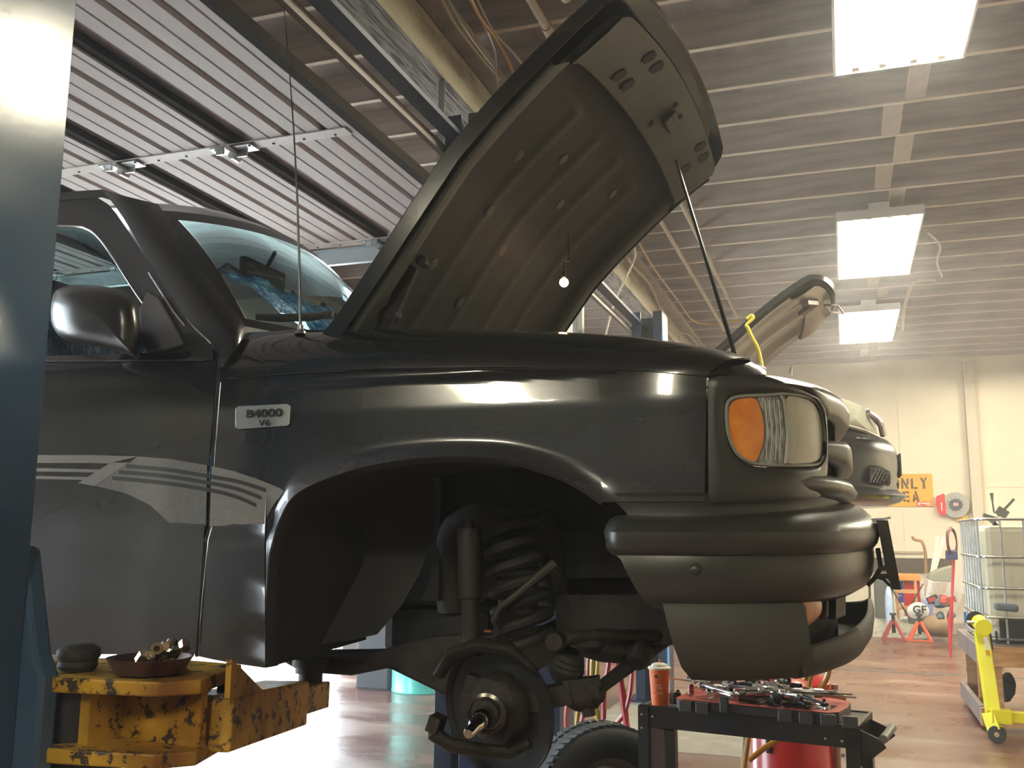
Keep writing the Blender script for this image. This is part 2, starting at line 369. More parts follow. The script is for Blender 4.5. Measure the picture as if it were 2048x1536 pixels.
# ceiling: deck, joists, nailers, beam
ce = struct(MB().box2((XL, YF, 4.84), (XR, YB, 4.9)).build('ceiling', M['deck']))
jm = MB().box2((XL, -.019, 0), (XR, .019, .24)); jme = None
k0 = int(math.ceil((YF+.1-Y0)/PITCH)); k1 = int((YB-.1-Y0)/PITCH)
je = MB().box2((XL, -.0195, -.003), (XR, .0195, .003))
def loc_copy(o, loc):
    c = o.copy(); COL.objects.link(c); c.parent = o.parent; c.matrix_parent_inverse = o.matrix_parent_inverse; c.location = loc; return c
j0 = jm.build('joist', M['joist'], ce); e0 = je.build('joist_edge', M['joist_edge'], ce)
first = True
for k in range(k0, k1+1):
    y = Y0+PITCH*k; z = ZC + random.uniform(-.006, .006)
    if first: j0.location = (0, y, z); e0.location = (0, y, z); first = False
    else: loc_copy(j0, (0, y, z)); loc_copy(e0, (0, y, z))
n0 = MB().box2((-.066, .022, .0), (.066, PITCH-.022, .03)).build('nailer', M['nailer'], ce); first = True
for k in range(k0, k1):
    x = (.60 if k % 2 else .47) + random.uniform(-.02, .02); loc = (x, Y0+PITCH*k, ZC+.004)
    if first: n0.location = loc; first = False
    else: loc_copy(n0, loc)
n1 = MB().box2((-.02, .022, .0), (.02, PITCH-.022, .2)).build('blocking', M['joist'], ce); first = True
for k in range(k0, k1):
    for xx in (-3.9, 3.4):
        loc = (xx + (.04 if k % 2 else -.04), Y0+PITCH*k, ZC+.03)
        if first: n1.location = loc; first = False
        else: loc_copy(n1, loc)
# beam of two timbers, painted side, weathered underside, upper plate and rail
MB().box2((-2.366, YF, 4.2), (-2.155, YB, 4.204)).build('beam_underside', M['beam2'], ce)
MB().box2((-2.362, YF, 4.204), (-2.157, YB, 4.47)).build('beam', M['beam'], ce, bevel=.004)
MB().box2((-2.34, YF, 4.47), (-2.20, YB, 4.6)).build('beam_plate', mat('beam_plate_wood', (.36, .30, .22), .8, c2=(.22, .17, .12), sc=3, stretch=(3, .5, 3)), ce)
MB().box2((-2.19, YF, 4.53), (-2.06, YB, 4.6)).build('cable_board', mat('cable_board_paint', (.42, .38, .30), .8, c2=(.3, .26, .2), sc=4), ce)
# pipe column carrying the beam
pc = MB(); pc.cyl((-2.26, 8.35, 0), (-2.26, 8.35, 4.19), .062, 20); pc.box2((-2.38, 8.23, 4.17), (-2.14, 8.47, 4.199)); pc.box2((-2.40, 8.21, 0.003), (-2.12, 8.49, .015))
tag(pc.build('pipe_column', mat('grey_green_pipe', (.30, .33, .30), .4, c2=(.2, .2, .17), sc=5), smooth=True), 'grey round steel pipe column holding up the timber beam behind the raised hood', 'column')
# conduits on joists
for (x, y0, y1, lb) in ((-1.59, 1.0, 5.28, 'pale conduit that ends above the middle of the raised hood'), (-1.385, 1.5, 4.9, 'pale conduit nearest the upper edge of the raised hood'),
                        (-1.585, 8.2, 14.3, 'thin pale conduit left of the hood prop rod'), (-1.31, 8.2, 13.5, 'thicker pale conduit right behind the hood prop rod')):
    c = MB(); c.cyl((x, y0, 4.565), (x, y1, 4.565), .026 if y0 < 6 else .022, 10)
    c.cyl((x, y1-.12, 4.565), (x, y1, 4.565), .035, 10); y = y0+.4
    while y < y1-.3: c.box((x, y, 4.578), (.085, .025, .03)); y += 1.22
    tag(c.build('conduit', mat('cream_conduit', (.50, .44, .34), .5, c2=(.40, .35, .26), sc=9), smooth=True), 'cream metal '+lb, 'conduit', 'conduits under the joists')
# cables along the beam
def cable(name, pts, r, m, label, cat='cable', group=None, n=6):
    o = MB().tube(catmull(pts, 6), r, n).build(name, m, smooth=True); tag(o, label, cat, group); return o
cg = 'cables along the timber beam'
cable('cable', [P(925, -30, Z=4.53), P(960, 35, Z=4.50), P(985, 68, Z=4.50), P(1010, 110, Z=4.52), P(1030, 155, Z=4.53), P(1040, 200, Z=4.55)], .010, M['orangehose'], 'yellow cord looping along the top of the timber beam', group=cg)
cable('cable', [P(870, -30, Z=4.50), P(905, 40, Z=4.50), P(945, 95, Z=4.49), P(985, 143, Z=4.50), P(1000, 160, Z=4.52)], .009, M['rope'], 'cream cable stapled to the side of the timber beam', group=cg)
cable('cable', [P(882, -30, Z=4.51), P(918, 40, Z=4.51), P(955, 95, Z=4.50), P(990, 140, Z=4.51)], .006, M['steel'], 'thin grey wire beside the cream beam cable', group=cg)
cable('cable', [P(935, -20, Z=4.54), P(972, 60, Z=4.50), P(990, 105, Z=4.44), P(992, 150, Z=4.42), P(1000, 190, Z=4.45), P(1015, 215, Z=4.5)], .006, M['steel'], 'grey wire sagging below the beam cables in a steep bend', group=cg)
cable('cable', [P(945, -20, Z=4.55), P(985, 60, Z=4.52), P(1030, 110, Z=4.5), P(1060, 150, Z=4.53), P(1090, 190, Z=4.56)], .008, M['rope'], 'grey cable drooping right of the yellow cord', group=cg)
cable('cable', [P(1262, 480, Z=4.4), P(1271, 510, Z=4.3), P(1250, 560, Z=4.0), P(1228, 610, Z=3.8), P(1212, 672, Z=3.5), P(1205, 760, Z=3.2)], .011, M['rope'], 'cream cable hanging down in a curve beside the far timber beam', group=cg)
cable('cable', [P(1255, 515, Z=4.35), P(1268, 535, Z=4.38), P(1300, 570, Z=4.42), P(1325, 625, Z=4.42), P(1352, 660, Z=4.44), P(1380, 672, Z=4.45), P(1405, 705, Z=4.5)], .014, M['rope'], 'wavy cream cable along the side of the far timber beam', group=cg)
cable('cable', [P(1275, 480, Z=4.5), P(1310, 540, Z=4.52), P(1355, 600, Z=4.53), P(1385, 640, Z=4.55), P(1420, 648, Z=4.58), P(1480, 640, Z=4.59)], .012, M['orangehose'], 'yellow cord along the joist ends above the far beam', group=cg)
cable('cable', [P(1855, 465, Z=4.55), P(1880, 492, Z=4.5), P(1874, 525, Z=4.45), P(1884, 553, Z=4.5)], .012, M['rope'], 'cream power cord kinked beside the middle ceiling light', group='ceiling light cords')
cable('cable', [P(1805, 660, Z=4.45), P(1808, 620, Z=4.5), P(1822, 575, Z=4.55), P(1835, 562, Z=4.56), P(1870, 560, Z=4.58)], .022, M['rope'], 'cream power cord rising from the farthest ceiling light', group='ceiling light cords')
# fluorescent fixtures
def fixture(L=2.15):
    t = thing('ceiling_light', 'x', 'ceiling light', (0, 0, 4.4), 'fluorescent ceiling lights')
    h = MB()
    for s in (-1, 1): h.box2((s*.37, 0, 4.42), (s*.385, L, 4.50))
    h.box2((-.385, 0, 4.495), (.385, L, 4.51)); h.box2((-.385, -.012, 4.42), (.385, 0, 4.51)); h.box2((-.385, L, 4.42), (.385, L+.012, 4.51))
    h.box2((-.09, .02, 4.51), (.09, L-.02, 4.58))
    h.build('housing', M['white'], t)
    for x in (-.25, -.09, .09, .25):
        MB().cyl((x, .06, 4.45), (x, L-.06, 4.45), .021, 10).build('tube', M['lamp'], t, smooth=True)
    for x in (-.25, -.09, .09, .25):
        for y in (.03, L-.03): MB().box((x, y, 4.462), (.04, .05, .066)).build('lamp_socket', M['white'], t)
    return t
fa = fixture(1.38); fx = fixture(); spots = [(.445, 4.70, 'big fluorescent ceiling light nearest the camera, cut off by the top of the picture'),
    (.435, 9.12, 'fluorescent ceiling light midway down the row'), (.43, 13.05, 'smallest and farthest fluorescent ceiling light in the row'),
    (4.3, 10.4, 'unseen fluorescent light added past the right edge to brighten the far wall'),  # this fixture and the next are added to lift the far wall
    (4.4, 13.6, 'unseen fluorescent light added near the far right corner to brighten the wall'),
    (-3.3, -5.6, 'fluorescent ceiling light behind the camera on the left'),
    (.44, -5.2, 'fluorescent ceiling light behind the camera')]
for i, (x, y, lb) in enumerate(spots):
    o = fa if i == 0 else fx if i == 1 else dup(fx, (0, 0, 0), lb)
    o['label'] = lb; pos_ = (x, y, 4.4)
    if i != 1: o.location = pos_
fx.location = (spots[1][0], spots[1][1], 4.4)
# overhead garage door (open, lying flat under the ceiling)
ZD = 3.2; D0, D1 = .62, 4.86
gd = thing('garage_door', 'white ribbed steel sectional garage door rolled open overhead', 'garage door', (-3.7, 2.7, ZD))
SECT = .618
def section():
    prof = [(0, .022), (.012, 0), (.045, 0), (.05, .012), (.056, 0), (.12, 0), (.128, .016), (.15, .016), (.158, 0), (.225, 0), (.23, .012), (.236, 0), (.30, 0), (.308, .016), (.33, .016), (.338, 0), (.405, 0), (.41, .012), (.416, 0), (.48, 0), (.50, .03), (.575, .04), (.60, .04), (.612, .022)]
    m = MB(); m.grid([[(-x, y, z) for (x, z) in prof] for y in (D0, D1)]); m.grid([[(-x, y, z+.045 if True else 0) for (x, z) in ((0, .0), (.612, .0))] for y in (D0, D1)])
    return m
s0 = section().build('door_section', M['doorwhite'], gd)
st0 = MB()
for i in range(6):
    loc = (-1.89-i*SECT, 0, ZD)
    if i == 0: s0.location = loc
    else: loc_copy(s0, loc)
# dark edge strip, then dark strips colouring in the shaded joints
for i in range(7):
    x = -1.89-i*SECT
    MB().box2((x-(.02 if i else -.035), D0, ZD+.008 if i else ZD-.002), (x+(.035 if i else -.005), D1, ZD+.05)).build('joint_strip', M['doordark'], gd)
for y in (.65, 2.1, 3.40, 4.82):
    m = MB(); m.box2((-1.93, y-.035, ZD-.006), (-1.9-5.98*SECT, y+.035, ZD-.001))
    m.build('stile', M['stile'], gd)
    b = MB()
    for i in range(24):
        x = -2.0-i*.154
        b.cyl((x, y+.012, ZD-.009), (x, y+.012, ZD-.005), .006, 6)
    b.build('screw_row', M['doordark'], gd, kind='stuff')
    for i in range(1, 6):
        x = -1.885-i*SECT; h = MB()
        h.box((x-.05, y, ZD-.013), (.11, .075, .006)); h.box((x+.06, y, ZD-.013), (.09, .075, .006))
        h.cyl((x, y-.05, ZD-.022), (x, y+.05, ZD-.022), .012, 8)
        h.cyl((x-.02, y+.01, ZD-.03), (x-.02, y+.06, ZD-.03), .02, 10)
        h.box((x+.03, y+.02, ZD-.028), (.05, .008, .03)); h.box((x-.06, y-.02, ZD-.026), (.04, .008, .026))
        for dx in (-.085, .09): h.cyl((x+dx, y-.02, ZD-.022), (x+dx, y-.02, ZD-.012), .008, 6)
        h.build('hinge', M['steel'], gd)
tr = MB()
tr.box2((-5.9, 4.93, 3.10), (-1.2, 4.935, 3.20)); tr.box2((-5.9, 4.90, 3.10), (-1.2, 4.935, 3.105)); tr.box2((-5.9, 4.90, 3.195), (-1.2, 4.935, 3.20))
for x in (-2.2, -3.6, -5.0): tr.box2((x, 4.94, 3.1), (x+.04, 4.945, 4.6)); 
tag(tr.build('door_track', mat('blue_grey_track', (.42, .46, .48), .4, .6), None), 'blue grey steel track along the far side of the open garage door', 'track')
tr2 = MB(); tr2.box2((-5.9, .545, 3.10), (-1.2, .55, 3.20)); tr2.box2((-5.9, .55, 3.10), (-1.2, .58, 3.105))
for x in (-2.2, -3.6, -5.0): tr2.box2((x, .54, 3.1), (x+.04, .545, 4.6))
tag(tr2.build('door_track', M['steel']), 'steel track along the near side of the open garage door', 'track')
# ---------------------------------------------------------------- two-post lifts
def lift(name, yn, yf, x0, x1, label, near_mat, zt=3.62, skew=0):
    t = thing(name, label, 'car lift', ((x0+x1)/2, (yn+yf)/2, 0))
    for (ya, yb, s) in ((yn, yn+.3, 1), (yf-.3, yf, -1)):
        c = MB(); inner = yb if s > 0 else ya; outer = ya if s > 0 else yb
        poly = [(x0, outer), (x1, outer), (x1, inner), (x1-.09, inner), (x1-.09, inner-s*.03), (x1-.02, inner-s*.03), (x1-.02, outer+s*.02), (x0+.02, outer+s*.02), (x0+.02, inner-s*.03), (x0+.09, inner-s*.03), (x0+.09, inner), (x0, inner)]
        if s > 0:
            ca, sa = math.cos(skew), math.sin(skew); poly = [(x1+(x-x1)*ca-(y-inner)*sa, inner+(x-x1)*sa+(y-inner)*ca) for x, y in poly]
        c.prism([(x, y, .02) for x, y in poly], (0, 0, zt-.02))
        c.build('column', near_mat if s > 0 else M['blue'], t, bevel=.004)
        MB().box2((x0-.08, ya-.05, .003), (x1+.08, yb+.05, .02)).build('base_plate', M['blue'], t)
    c = MB(); xm = (x0+x1)/2
    c.box2((-1.838, yn+.02, 3.49), (-1.752, yf-.02, 3.515)); c.build('overhead_beam', M['blue'], t)
    c = MB(); c.box2((-1.885, yn+.1, 3.42), (-1.855, yf-.1, 3.47)); c.build('shutoff_bar', mat('brown_grey_bar', (.13, .10, .09), .5), t)
    return t
L1 = lift('car_lift', 1.30, 4.55, -1.85, -1.635, 'blue two-post car lift with yellow arms carrying the black pickup', M['colblue'], skew=math.radians(10))
L2 = lift('car_lift', 5.35, 9.15, -1.86, -1.56, 'blue two-post car lift behind the pickup, carrying the black car', M['blue'])
w = MB().box2((-1.565, 8.83, .02), (-1.553, 8.87, 3.4)); w.build('cable_cover', M['bluelt'], L2)
# carriage and near swing arm of lift 1 (below the truck)
pv = Vector((-1.70, 1.80, 1.08))
MB().prism([(-1.86, 1.60, 1.50), (-1.655, 1.60, 1.463), (-1.60, 1.60, 1.242), (-1.576, 1.60, 1.20), (-1.576, 1.60, .86), (-1.86, 1.60, .86)], (0, .05, 0)).build('carriage', M['colblue'], L1, bevel=.01)
# arm: depth varies between the column and the truck frame
def A(px, py, y): return P(px, py, Y=y)
def slab(pts, th, name, m, parent, bevel=.004):
    """pts: list of world points (top outline), extruded down by th"""
    return MB().prism([p for p in pts], (0, 0, -th)).build(name, m, parent, bevel=bevel)
arm = bpy.data.objects.new('arm', None); COL.objects.link(arm); arm.location = (0, 0, 0); setpar(arm, L1)
zt1 = P(250, 1356, Y=1.68).z; zb1 = P(250, 1498, Y=1.68).z
pa = [Vector((-1.98, 1.52, zt1)), Vector((-1.80, 1.50, zt1)), Vector((-1.45, 1.60, zt1)), Vector((-1.25, 1.83, zt1)), Vector((-1.33, 1.98, zt1)), Vector((-1.62, 2.02, zt1)), Vector((-1.95, 1.86, zt1))]
xr = P(402, 1360, Y=1.72).x
pa = [Vector((-1.80, 1.62, zt1)), Vector((-1.55, 1.63, zt1)), Vector((xr-.06, 1.66, zt1)), Vector((xr, 1.72, zt1)), Vector((xr-.06, 1.95, zt1)), Vector((-1.62, 1.98, zt1)), Vector((-1.82, 1.84, zt1))]
slab(pa, .03, 'arm_plate', M['yel'], arm)
slab([p-Vector((0, 0, zt1-zb1)) for p in pa], .03, 'arm_plate', M['yel'], arm)
MB().cyl((-1.62, 1.76, zb1-.08), (-1.62, 1.76, zt1-.031), .095, 24).build('pivot_pin', mat('greasy_black_pin', (.015, .014, .016), .45), arm, smooth=True)
MB().box2((xr-.27, 1.68, zb1), (xr-.245, 1.80, zt1-.03)).build('web_plate', M['yel'], arm)
wb_ = MB(); wb_.prism([(xr-.25, 1.78, zb1), (xr-.01, 1.74, zb1), (xr-.01, 1.74, zt1-.03), (xr-.25, 1.78, zt1-.03)], (0, .02, 0)); wb_.build('web_plate', M['yel'], arm)
a0 = P(405, 1447, Y=1.78); a1 = P(570, 1405, Y=2.36); a2 = P(632, 1388, Y=2.60)
d = (a1-a0).normalized(); a1b = a0 + d*((a1-a0).length)
ob = MB(); ob.bar(a0, a1, .13, .115); ob.build('outer_tube', M['yel'], arm, bevel=.006)
MB().bar(a1-d*.15, a2, .085, .075).build('extension_tube', M['yel'], arm, bevel=.005)
# taper gusset on top of the outer tube
g = MB(); up = Vector((0, 0, 1)); side = d.cross(up).normalized()
gp = [a0+up*.055-d*.03, a0+up*.055+d*.20, a0+up*.115+d*.03, a0+up*.135-d*.03]
for sgn in (-1, 1):
    g.prism([p+side*.055*sgn for p in gp], side*.012*sgn)
g.build('gusset', M['yel'], arm)
pd = MB(); pp = a2-d*.07
pd.cyl(pp+up*.03, pp+up*.07, .035, 16); pd.cyl(pp+up*.065, pp+up*.085, .045, 16); pd.cyl(pp+up*.085, pp+up*.105, .055, 16)
pd.build('lift_pad', mat('rubber_pad', (.03, .022, .02), .6), arm, smooth=True)
pn = MB(); q = a0+d*.12+up*.055; pn.cyl(q, q+up*.06, .016, 10); pn.cyl(q+up*.015+side*.02, q+up*.045+side*.03, .02, 8); pn.build('lock_pin', M['rust'], arm)
# small parts tray with nuts, and stacked pads on the arm
tc = P(300, 1330, Y=1.74); tc.z = zt1+.005
tray = thing('parts_tray', 'round metal tray of shiny nuts and sockets on the yellow lift arm', 'tray', tuple(tc))
MB().lathe([(0, 0), (.07, 0), (.088, .03), (.09, .032), (.085, .032), (.066, .006), (0, .006)], tc, n=28).build('dish', mat('dull_tray_steel', (.16, .15, .14), .35, .9, c2=(.20, .10, .10), sc=20), tray, smooth=True)
tray.rotation_euler = (0, 0, 0)
rt = tc+Vector((0, 0, .0))
for i in range(24):
    a = random.uniform(0, 2*PI); r = random.uniform(.0, .060); p = tc+Vector((r*math.cos(a)+.020, r*math.sin(a), .026+random.uniform(0, .024)+.012*math.cos(a)))
    ax = Vector((random.uniform(-1, 1), random.uniform(-1, 1), random.uniform(-.4, 1))).normalized()
    h = MB(); rr = random.uniform(.008, .014); h.tube([p-ax*rr*.8, p+ax*rr*.8], rr, 6)
    if i < 9: h = MB(); h.lathe([(rr*.5, -rr), (rr, -rr), (rr, rr), (rr*.5, rr), (rr*.5, -rr)], p, ax, 10)
    nm_ = ['leftmost in', 'near the left edge of', 'left of the middle of', 'in the middle of', 'right of the middle of', 'near the right edge of', 'rightmost in'][min(6, int((p.x-tc.x+.04)/.02))]
    tag(h.build('hex_nut' if i >= 9 else 'socket', mat('brassy_chrome', (.70, .62, .42), .18, 1) if i == 0 else bpy.data.materials['brassy_chrome']), ('shiny metal '+('socket' if i < 9 else 'hex nut')+' '+nm_+' the round tray on the lift arm'), 'nut', 'nuts and sockets in the parts tray')
pc_ = P(155, 1340, Y=1.72); pc_.z = zt1+.003
tag(MB().lathe([(0, 0), (.035, 0), (.042, .01), (.04, .02), (.046, .03), (.044, .045), (.03, .055), (0, .055)], pc_, n=20).build('rubber_pad', mat('old_pad', (.03, .028, .024), .7), smooth=True), 'dirty round rubber pad standing on the yellow lift arm by the post', 'pad')
# ================================================================ black pickup on the lift
FY, YC, FARY = 2.1, 2.91, 3.72
T = thing('pickup_truck', 'black pickup truck raised on the lift with its hood open and front wheel removed', 'pickup truck', (-1.4, YC, 0))
mir = lambda p: Vector((p[0], 2*YC-p[1], p[2]))
PROF = [(1.10, .05), (1.16, .03), (1.232, .002), (1.243, .014), (1.252, -.002), (1.35, -.010), (1.47, -.006), (1.497, .002), (1.510, .012), (1.65, .004), (1.80, .002), (1.868, .010), (1.885, .022), (1.93, .018), (2.05, .05), (2.55, .20), (2.7, .26)]
def prof(z): return interp(PROF, z)
def H(px, py, off=0, z_prof=True, shift=0):
    y = FY
    for _ in range(6):
        p = P(px, py, Y=y); y = FY + (prof(p.z) if z_prof else 0) + shift - off
    return P(px, py, Y=y)
# plan curve of the front end: (X, Y) from the near flank round to the centreline
plan = [(-2.0, 2.1), (-1.4, 2.1), (-1.0, 2.1), (-.60, 2.1), (-.42, 2.105), (-.30, 2.125), (-.20, 2.165), (-.125, 2.23), (-.075, 2.32), (-.035, 2.45), (-.008, 2.64), (.0, 2.91)]
pl = resample([Vector((a, b, 0)) for a, b in plan[:1]] + catmull([Vector((a, b, 0)) for a, b in plan], 8), 160)
plf = pl + [mir(p) for p in pl[::-1][1:]]
NP = len(plf)
def pnorm(i):
    a = plf[max(i-1, 0)]; b = plf[min(i+1, NP-1)]; d = (b-a).normalized(); return Vector((d.y, -d.x, 0))
def pp(s, off=0):
    """point at fractional index s on the plan curve, pushed outwards"""
    s = min(max(s, 0), NP-1); i = min(int(s), NP-2); f = s-i
    return plf[i].lerp(plf[i+1], f) + pnorm(i).lerp(pnorm(i+1), f).normalized()*off
def hitplan(px, py, off=0):
    """world point where the pixel's ray meets the front-end wall; also its curve index"""
    r = ray(px, py); rx, ry = r.x, r.y
    for i in range(NP//2+2):
        a = pp(i, off); b = pp(i+1, off)
        ca = rx*a.y-ry*a.x; cb = rx*b.y-ry*b.x
        if (ca <= 0) != (cb <= 0):
            f = ca/(ca-cb); q = a.lerp(b, f); k = q.y/ry
            return CAM+r*k, i+f
    return P(px, py, Y=2.4), NP//2
def S_at(px, off=0, py=1000): return hitplan(px, py, off)[1]
def s_of_x(x):
    for i in range(NP//2):
        if plf[i+1].x >= x: return i+(x-plf[i].x)/max(plf[i+1].x-plf[i].x, 1e-6)
    return NP//2
# ---- front fender
arch = catmull([Vector((a, b, 0)) for a, b in ((533, 1165), (536, 1120), (545, 1080), (558, 1040), (583, 996), (627, 968), (702, 940), (770, 925), (839, 916), (905, 913), (976, 915), (1030, 922), (1078, 935), (1125, 953), (1164, 974), (1190, 992), (1205, 1003))], 4)
cols = [((443, 757), (398, 1313)), ((470, 755), (430, 1320)), ((500, 752), (475, 1328)), ((528, 749), (530, 1336)), ]
na = len(arch)
for i, a in enumerate(arch):
    x = lerp(530, 1190, i/(na-1))*.35 + a.x*.65
    cols.append(((x, interp([(437, 757), (600, 744), (800, 737), (1000, 735), (1200, 739), (1300, 743), (1415, 753)], x)), (a.x, a.y)))
for x in (1240, 1290, 1340, 1380, 1413): cols.append(((x, interp([(1200, 739), (1300, 743), (1415, 753)], x)), (x-4, 1003)))
rows = []; NV = 26
for v in range(NV+1):
    r = []
    for j, (t, b) in enumerate(cols):
        f = v/NV; px = lerp(t[0], b[0], f); py = lerp(t[1], b[1], f)
        inarch = 4 <= j < 4+na
        flare = .022*max(0, (f-.80)/.20)**1.5 if inarch else 0
        if px > 1235: q = hitplan(px, py, flare)[0]
        else: q = H(px, py, flare)
        if px > 1180: q = H(px, py, flare).lerp(hitplan(px, py, flare-prof(q.z))[0], min(1, (px-1180)/60))
        r.append(q)
    rows.append(r)
fend = MB(); fend.grid(rows)
# upper, inward-rolling half of the fender
topc = [(455, 668), (500, 668), (600, 662), (700, 663), (830, 662), (1000, 663), (1130, 668), (1270, 676), (1400, 695), (1480, 712), (1520, 728), (1538, 744)]
rows2 = []; NU = 8
for v in range(NU+3):
    r = []
    for j, (t, b) in enumerate(cols):
        x = t[0]; xt = lerp(455, 1500, (x-443)/(1413-443)) if x < 1413 else 1500
        a = rows[0][j]; c = P(xt, interp(topc, xt), Y=2.235)
        if v <= NU:
            f = v/NU; q = a.lerp(c, f); q.y = lerp(a.y, c.y, f**1.7) ; q.z = lerp(a.z, c.z, f)+.012*math.sin(PI*f)
        else: q = c + Vector((0, .025*(v-NU), -.012*(v-NU)**2))
        r.append(q)
    rows2.append(r)
fend.grid(rows2)
FEN = fend.build('fender', M['paint'], T, smooth=True, ang=50, solid=.004, soff=-1)
# fender nose that runs over the lamp
nose = []
xs_ = [1413, 1440, 1470, 1500, 1520, 1532]
for (dy, ysh) in ((0, 0), (.25, .1), (.5, .3), (.75, .6), (1, 1.0)):
    r = []
    for x in xs_:
        yb = interp([(1413, 753), (1440, 748), (1480, 748), (1532, 750)], x); yt = interp(topc, x)
        a = hitplan(x, yb, 0)[0]; c = P(x, yt, Y=a.y+.09)
        q = a.lerp(c, dy); q.z += .008*math.sin(PI*dy); r.append(q)
    nose.append(r)
MB().grid(nose).build('fender_nose', M['paintclean'], T, smooth=True, solid=.004)
# narrow bead added along the crease to draw its highlight line
MB().tube([H(x, interp([(437, 759), (600, 746), (800, 739), (1000, 737), (1200, 741), (1300, 745), (1415, 755)], x), .003) for x in range(452, 1236, 20)], .003, 6).build('crease_bead', M['paintclean'], T, smooth=True)
# wheel-arch inner lip and liner
lip = []
outl = [H(a.x, a.y, .020) for a in [Vector((531, 1336, 0))]+arch]
for k in range(3):
    lip.append([p+Vector((0, .02*k, 0))+((Vector((-.86, 0, 1.25))-Vector((p.x, 0, p.z))).normalized()*.012*min(k, 1)) for p in outl])
MB().grid(lip).build('arch_lip', M['undercoat'], T, smooth=True)
ax_ = Vector((-.86, 0, 1.30))
lin = []
for k in range(9):
    f = k/8
    lin.append([Vector((lerp(p.x, p.x*.92+ax_.x*.08, f), p.y+.012+.44*f, lerp(p.z, p.z*.96+1.3*.04+.02, f))) for p in outl[:]])
MB().grid(lin).build('wheel_liner', M['undercoat'], T, smooth=True)
# splash shield behind the wheel, its lit brown-grey put into the colour
spl = [(600, 1000), (700, 955), (800, 945), (868, 955), (874, 1010), (865, 1080), (838, 1150), (800, 1215), (755, 1268), (700, 1280), (610, 1292), (572, 1240), (566, 1120)]
c0 = P(715, 1110, Y=2.50)
m = MB(); vs = []
for (x, y) in spl:
    f = interp([(566, 0), (720, .45), (874, 1)], x); vs.append(P(x, y, Y=2.26+.34*f))
m.add([c0]+vs, [(0, 1+i, 1+(i+1) % len(vs)) for i in range(len(vs))])
m.build('splash_shield', mat('lit_splash_shield', (.018, .0165, .015), .7, c2=(.012, .011, .0105), sc=6), T, smooth=True, solid=.004)
# inner apron, firewall side, frame rails, crossmember
ap = MB(); ap.box2((-1.15, 2.82, 1.45), (-.12, 2.83, 1.86)); ap.box2((-1.15, 2.26, 1.80), (-.15, 2.83, 1.82))
ap.build('inner_apron', M['grease'], T)
for (y0, y1) in ((2.74, 2.81), (3.04, 3.11)):
    fr = MB(); fr.prism([(-3.2, y0, 1.22), (-1.15, y0, 1.22), (-.95, y0, 1.36), (-.15, y0, 1.40), (-.15, y0, 1.52), (-1.0, y0, 1.50), (-1.2, y0, 1.36), (-3.2, y0, 1.36)], (0, y1-y0, 0))
    fr.build('frame_rail', M['grease'], T, bevel=.004)
MB().box2((-.98, 2.70, 1.28), (-.80, 3.24, 1.38)).build('crossmember', M['grease'], T, bevel=.01)
eb = MB(); eb.box2((-1.15, 2.84, 1.42), (-.35, 3.12, 1.78)); eb.cyl((-.9, 2.95, 1.36), (-.5, 2.95, 1.36), .10, 18); eb.build('engine_block', M['undercoat'], T, bevel=.02)
MB().prism([(-1.45, 2.66, 1.3), (-1.15, 2.66, 1.3), (-1.15, 2.66, 1.95), (-1.25, 2.66, 2.0), (-1.45, 2.66, 2.0)], (0, .95, 0)).build('firewall', M['undercoat'], T)
MB().box2((-.14, 2.3, 1.42), (-.11, 3.5, 1.80)).build('radiator', M['undercoat'], T)
ft = MB(); ft.box2((-1.30, 3.50, 1.80), (-.2, 3.60, 1.86)); ft.box2((-1.15, 3.15, 1.30), (-.12, 3.16, 1.86)); ft.build('far_apron', M['undercoat'], T)
ff = MB(); zz = lambda z: FARY-prof(z)
prz = [1.86, 1.8, 1.65, 1.51, 1.40, 1.24]
archf = lambda x: 1.25 + math.sqrt(max(0, .42**2-(x+.87)**2)) if abs(x+.87) < .42 else (1.17 if x < -.87 else 1.58)
xsf = [-1.55+.05*i for i in range(26)]
ff.grid([[Vector((x, FARY-prof(z)-(.0 if x < -.45 else (x+.45)**2*.9), max(z, archf(x)))) for x in xsf] for z in [1.17+.07*i for i in range(11)]])
ff.grid([[Vector((x, FARY-.03-.11*v-(0 if x < -.45 else (x+.45)**2*.9), lerp(1.87, interp([(-1.5, 2.05), (-.8, 1.99), (-.3, 1.90)], x), v))) for x in xsf] for v in (0, .5, 1)])
ff.build('fender', M['paintclean'], T, smooth=True, solid=.004)
# ---- cab: door, pillar, roof, windscreen
dc = []
for v in range(23):
    f = v/22; r = []
    for j in range(12):
        g = j/11
        xt = lerp(-60, 434, g); xb = lerp(-90, 391, g); yt = interp([(0, 712), (60, 713), (300, 706), (434, 700)], xt); yb = 1309
        r.append(H(lerp(xt, xb, f), lerp(yt, yb, f)))
    dc.append(r)
door = MB().grid(dc).build('door', M['paint'], T, smooth=True, ang=50, solid=.004, soff=-1)
# groove line of the door seam
sm = [(452, 672), (437, 765), (426, 900), (419, 1056), (412, 1080), (402, 1180), (396, 1250), (393, 1312)]
MB().tube([H(x+1, y, -.006) for x, y in sm], .006, 6).build('door_gap', M['dark'], T, smooth=True)
MB().tube([H(x+4.5, y, -.0005) for x, y in sm[1:]], .0016, 6).build('door_edge', mat('pale_edge', (.35, .36, .38), .25, .6), T, smooth=True)  # thin pale metallic line beside the seam
MB().box2((-2.9, 2.16, 1.19), (-1.42, 2.20, 1.35)).build('rocker_panel', M['undercoat'], T)
MB().box2((-2.9, 2.2, 1.28), (-1.36, 3.62, 1.31)).build('cab_floor', M['undercoat'], T)
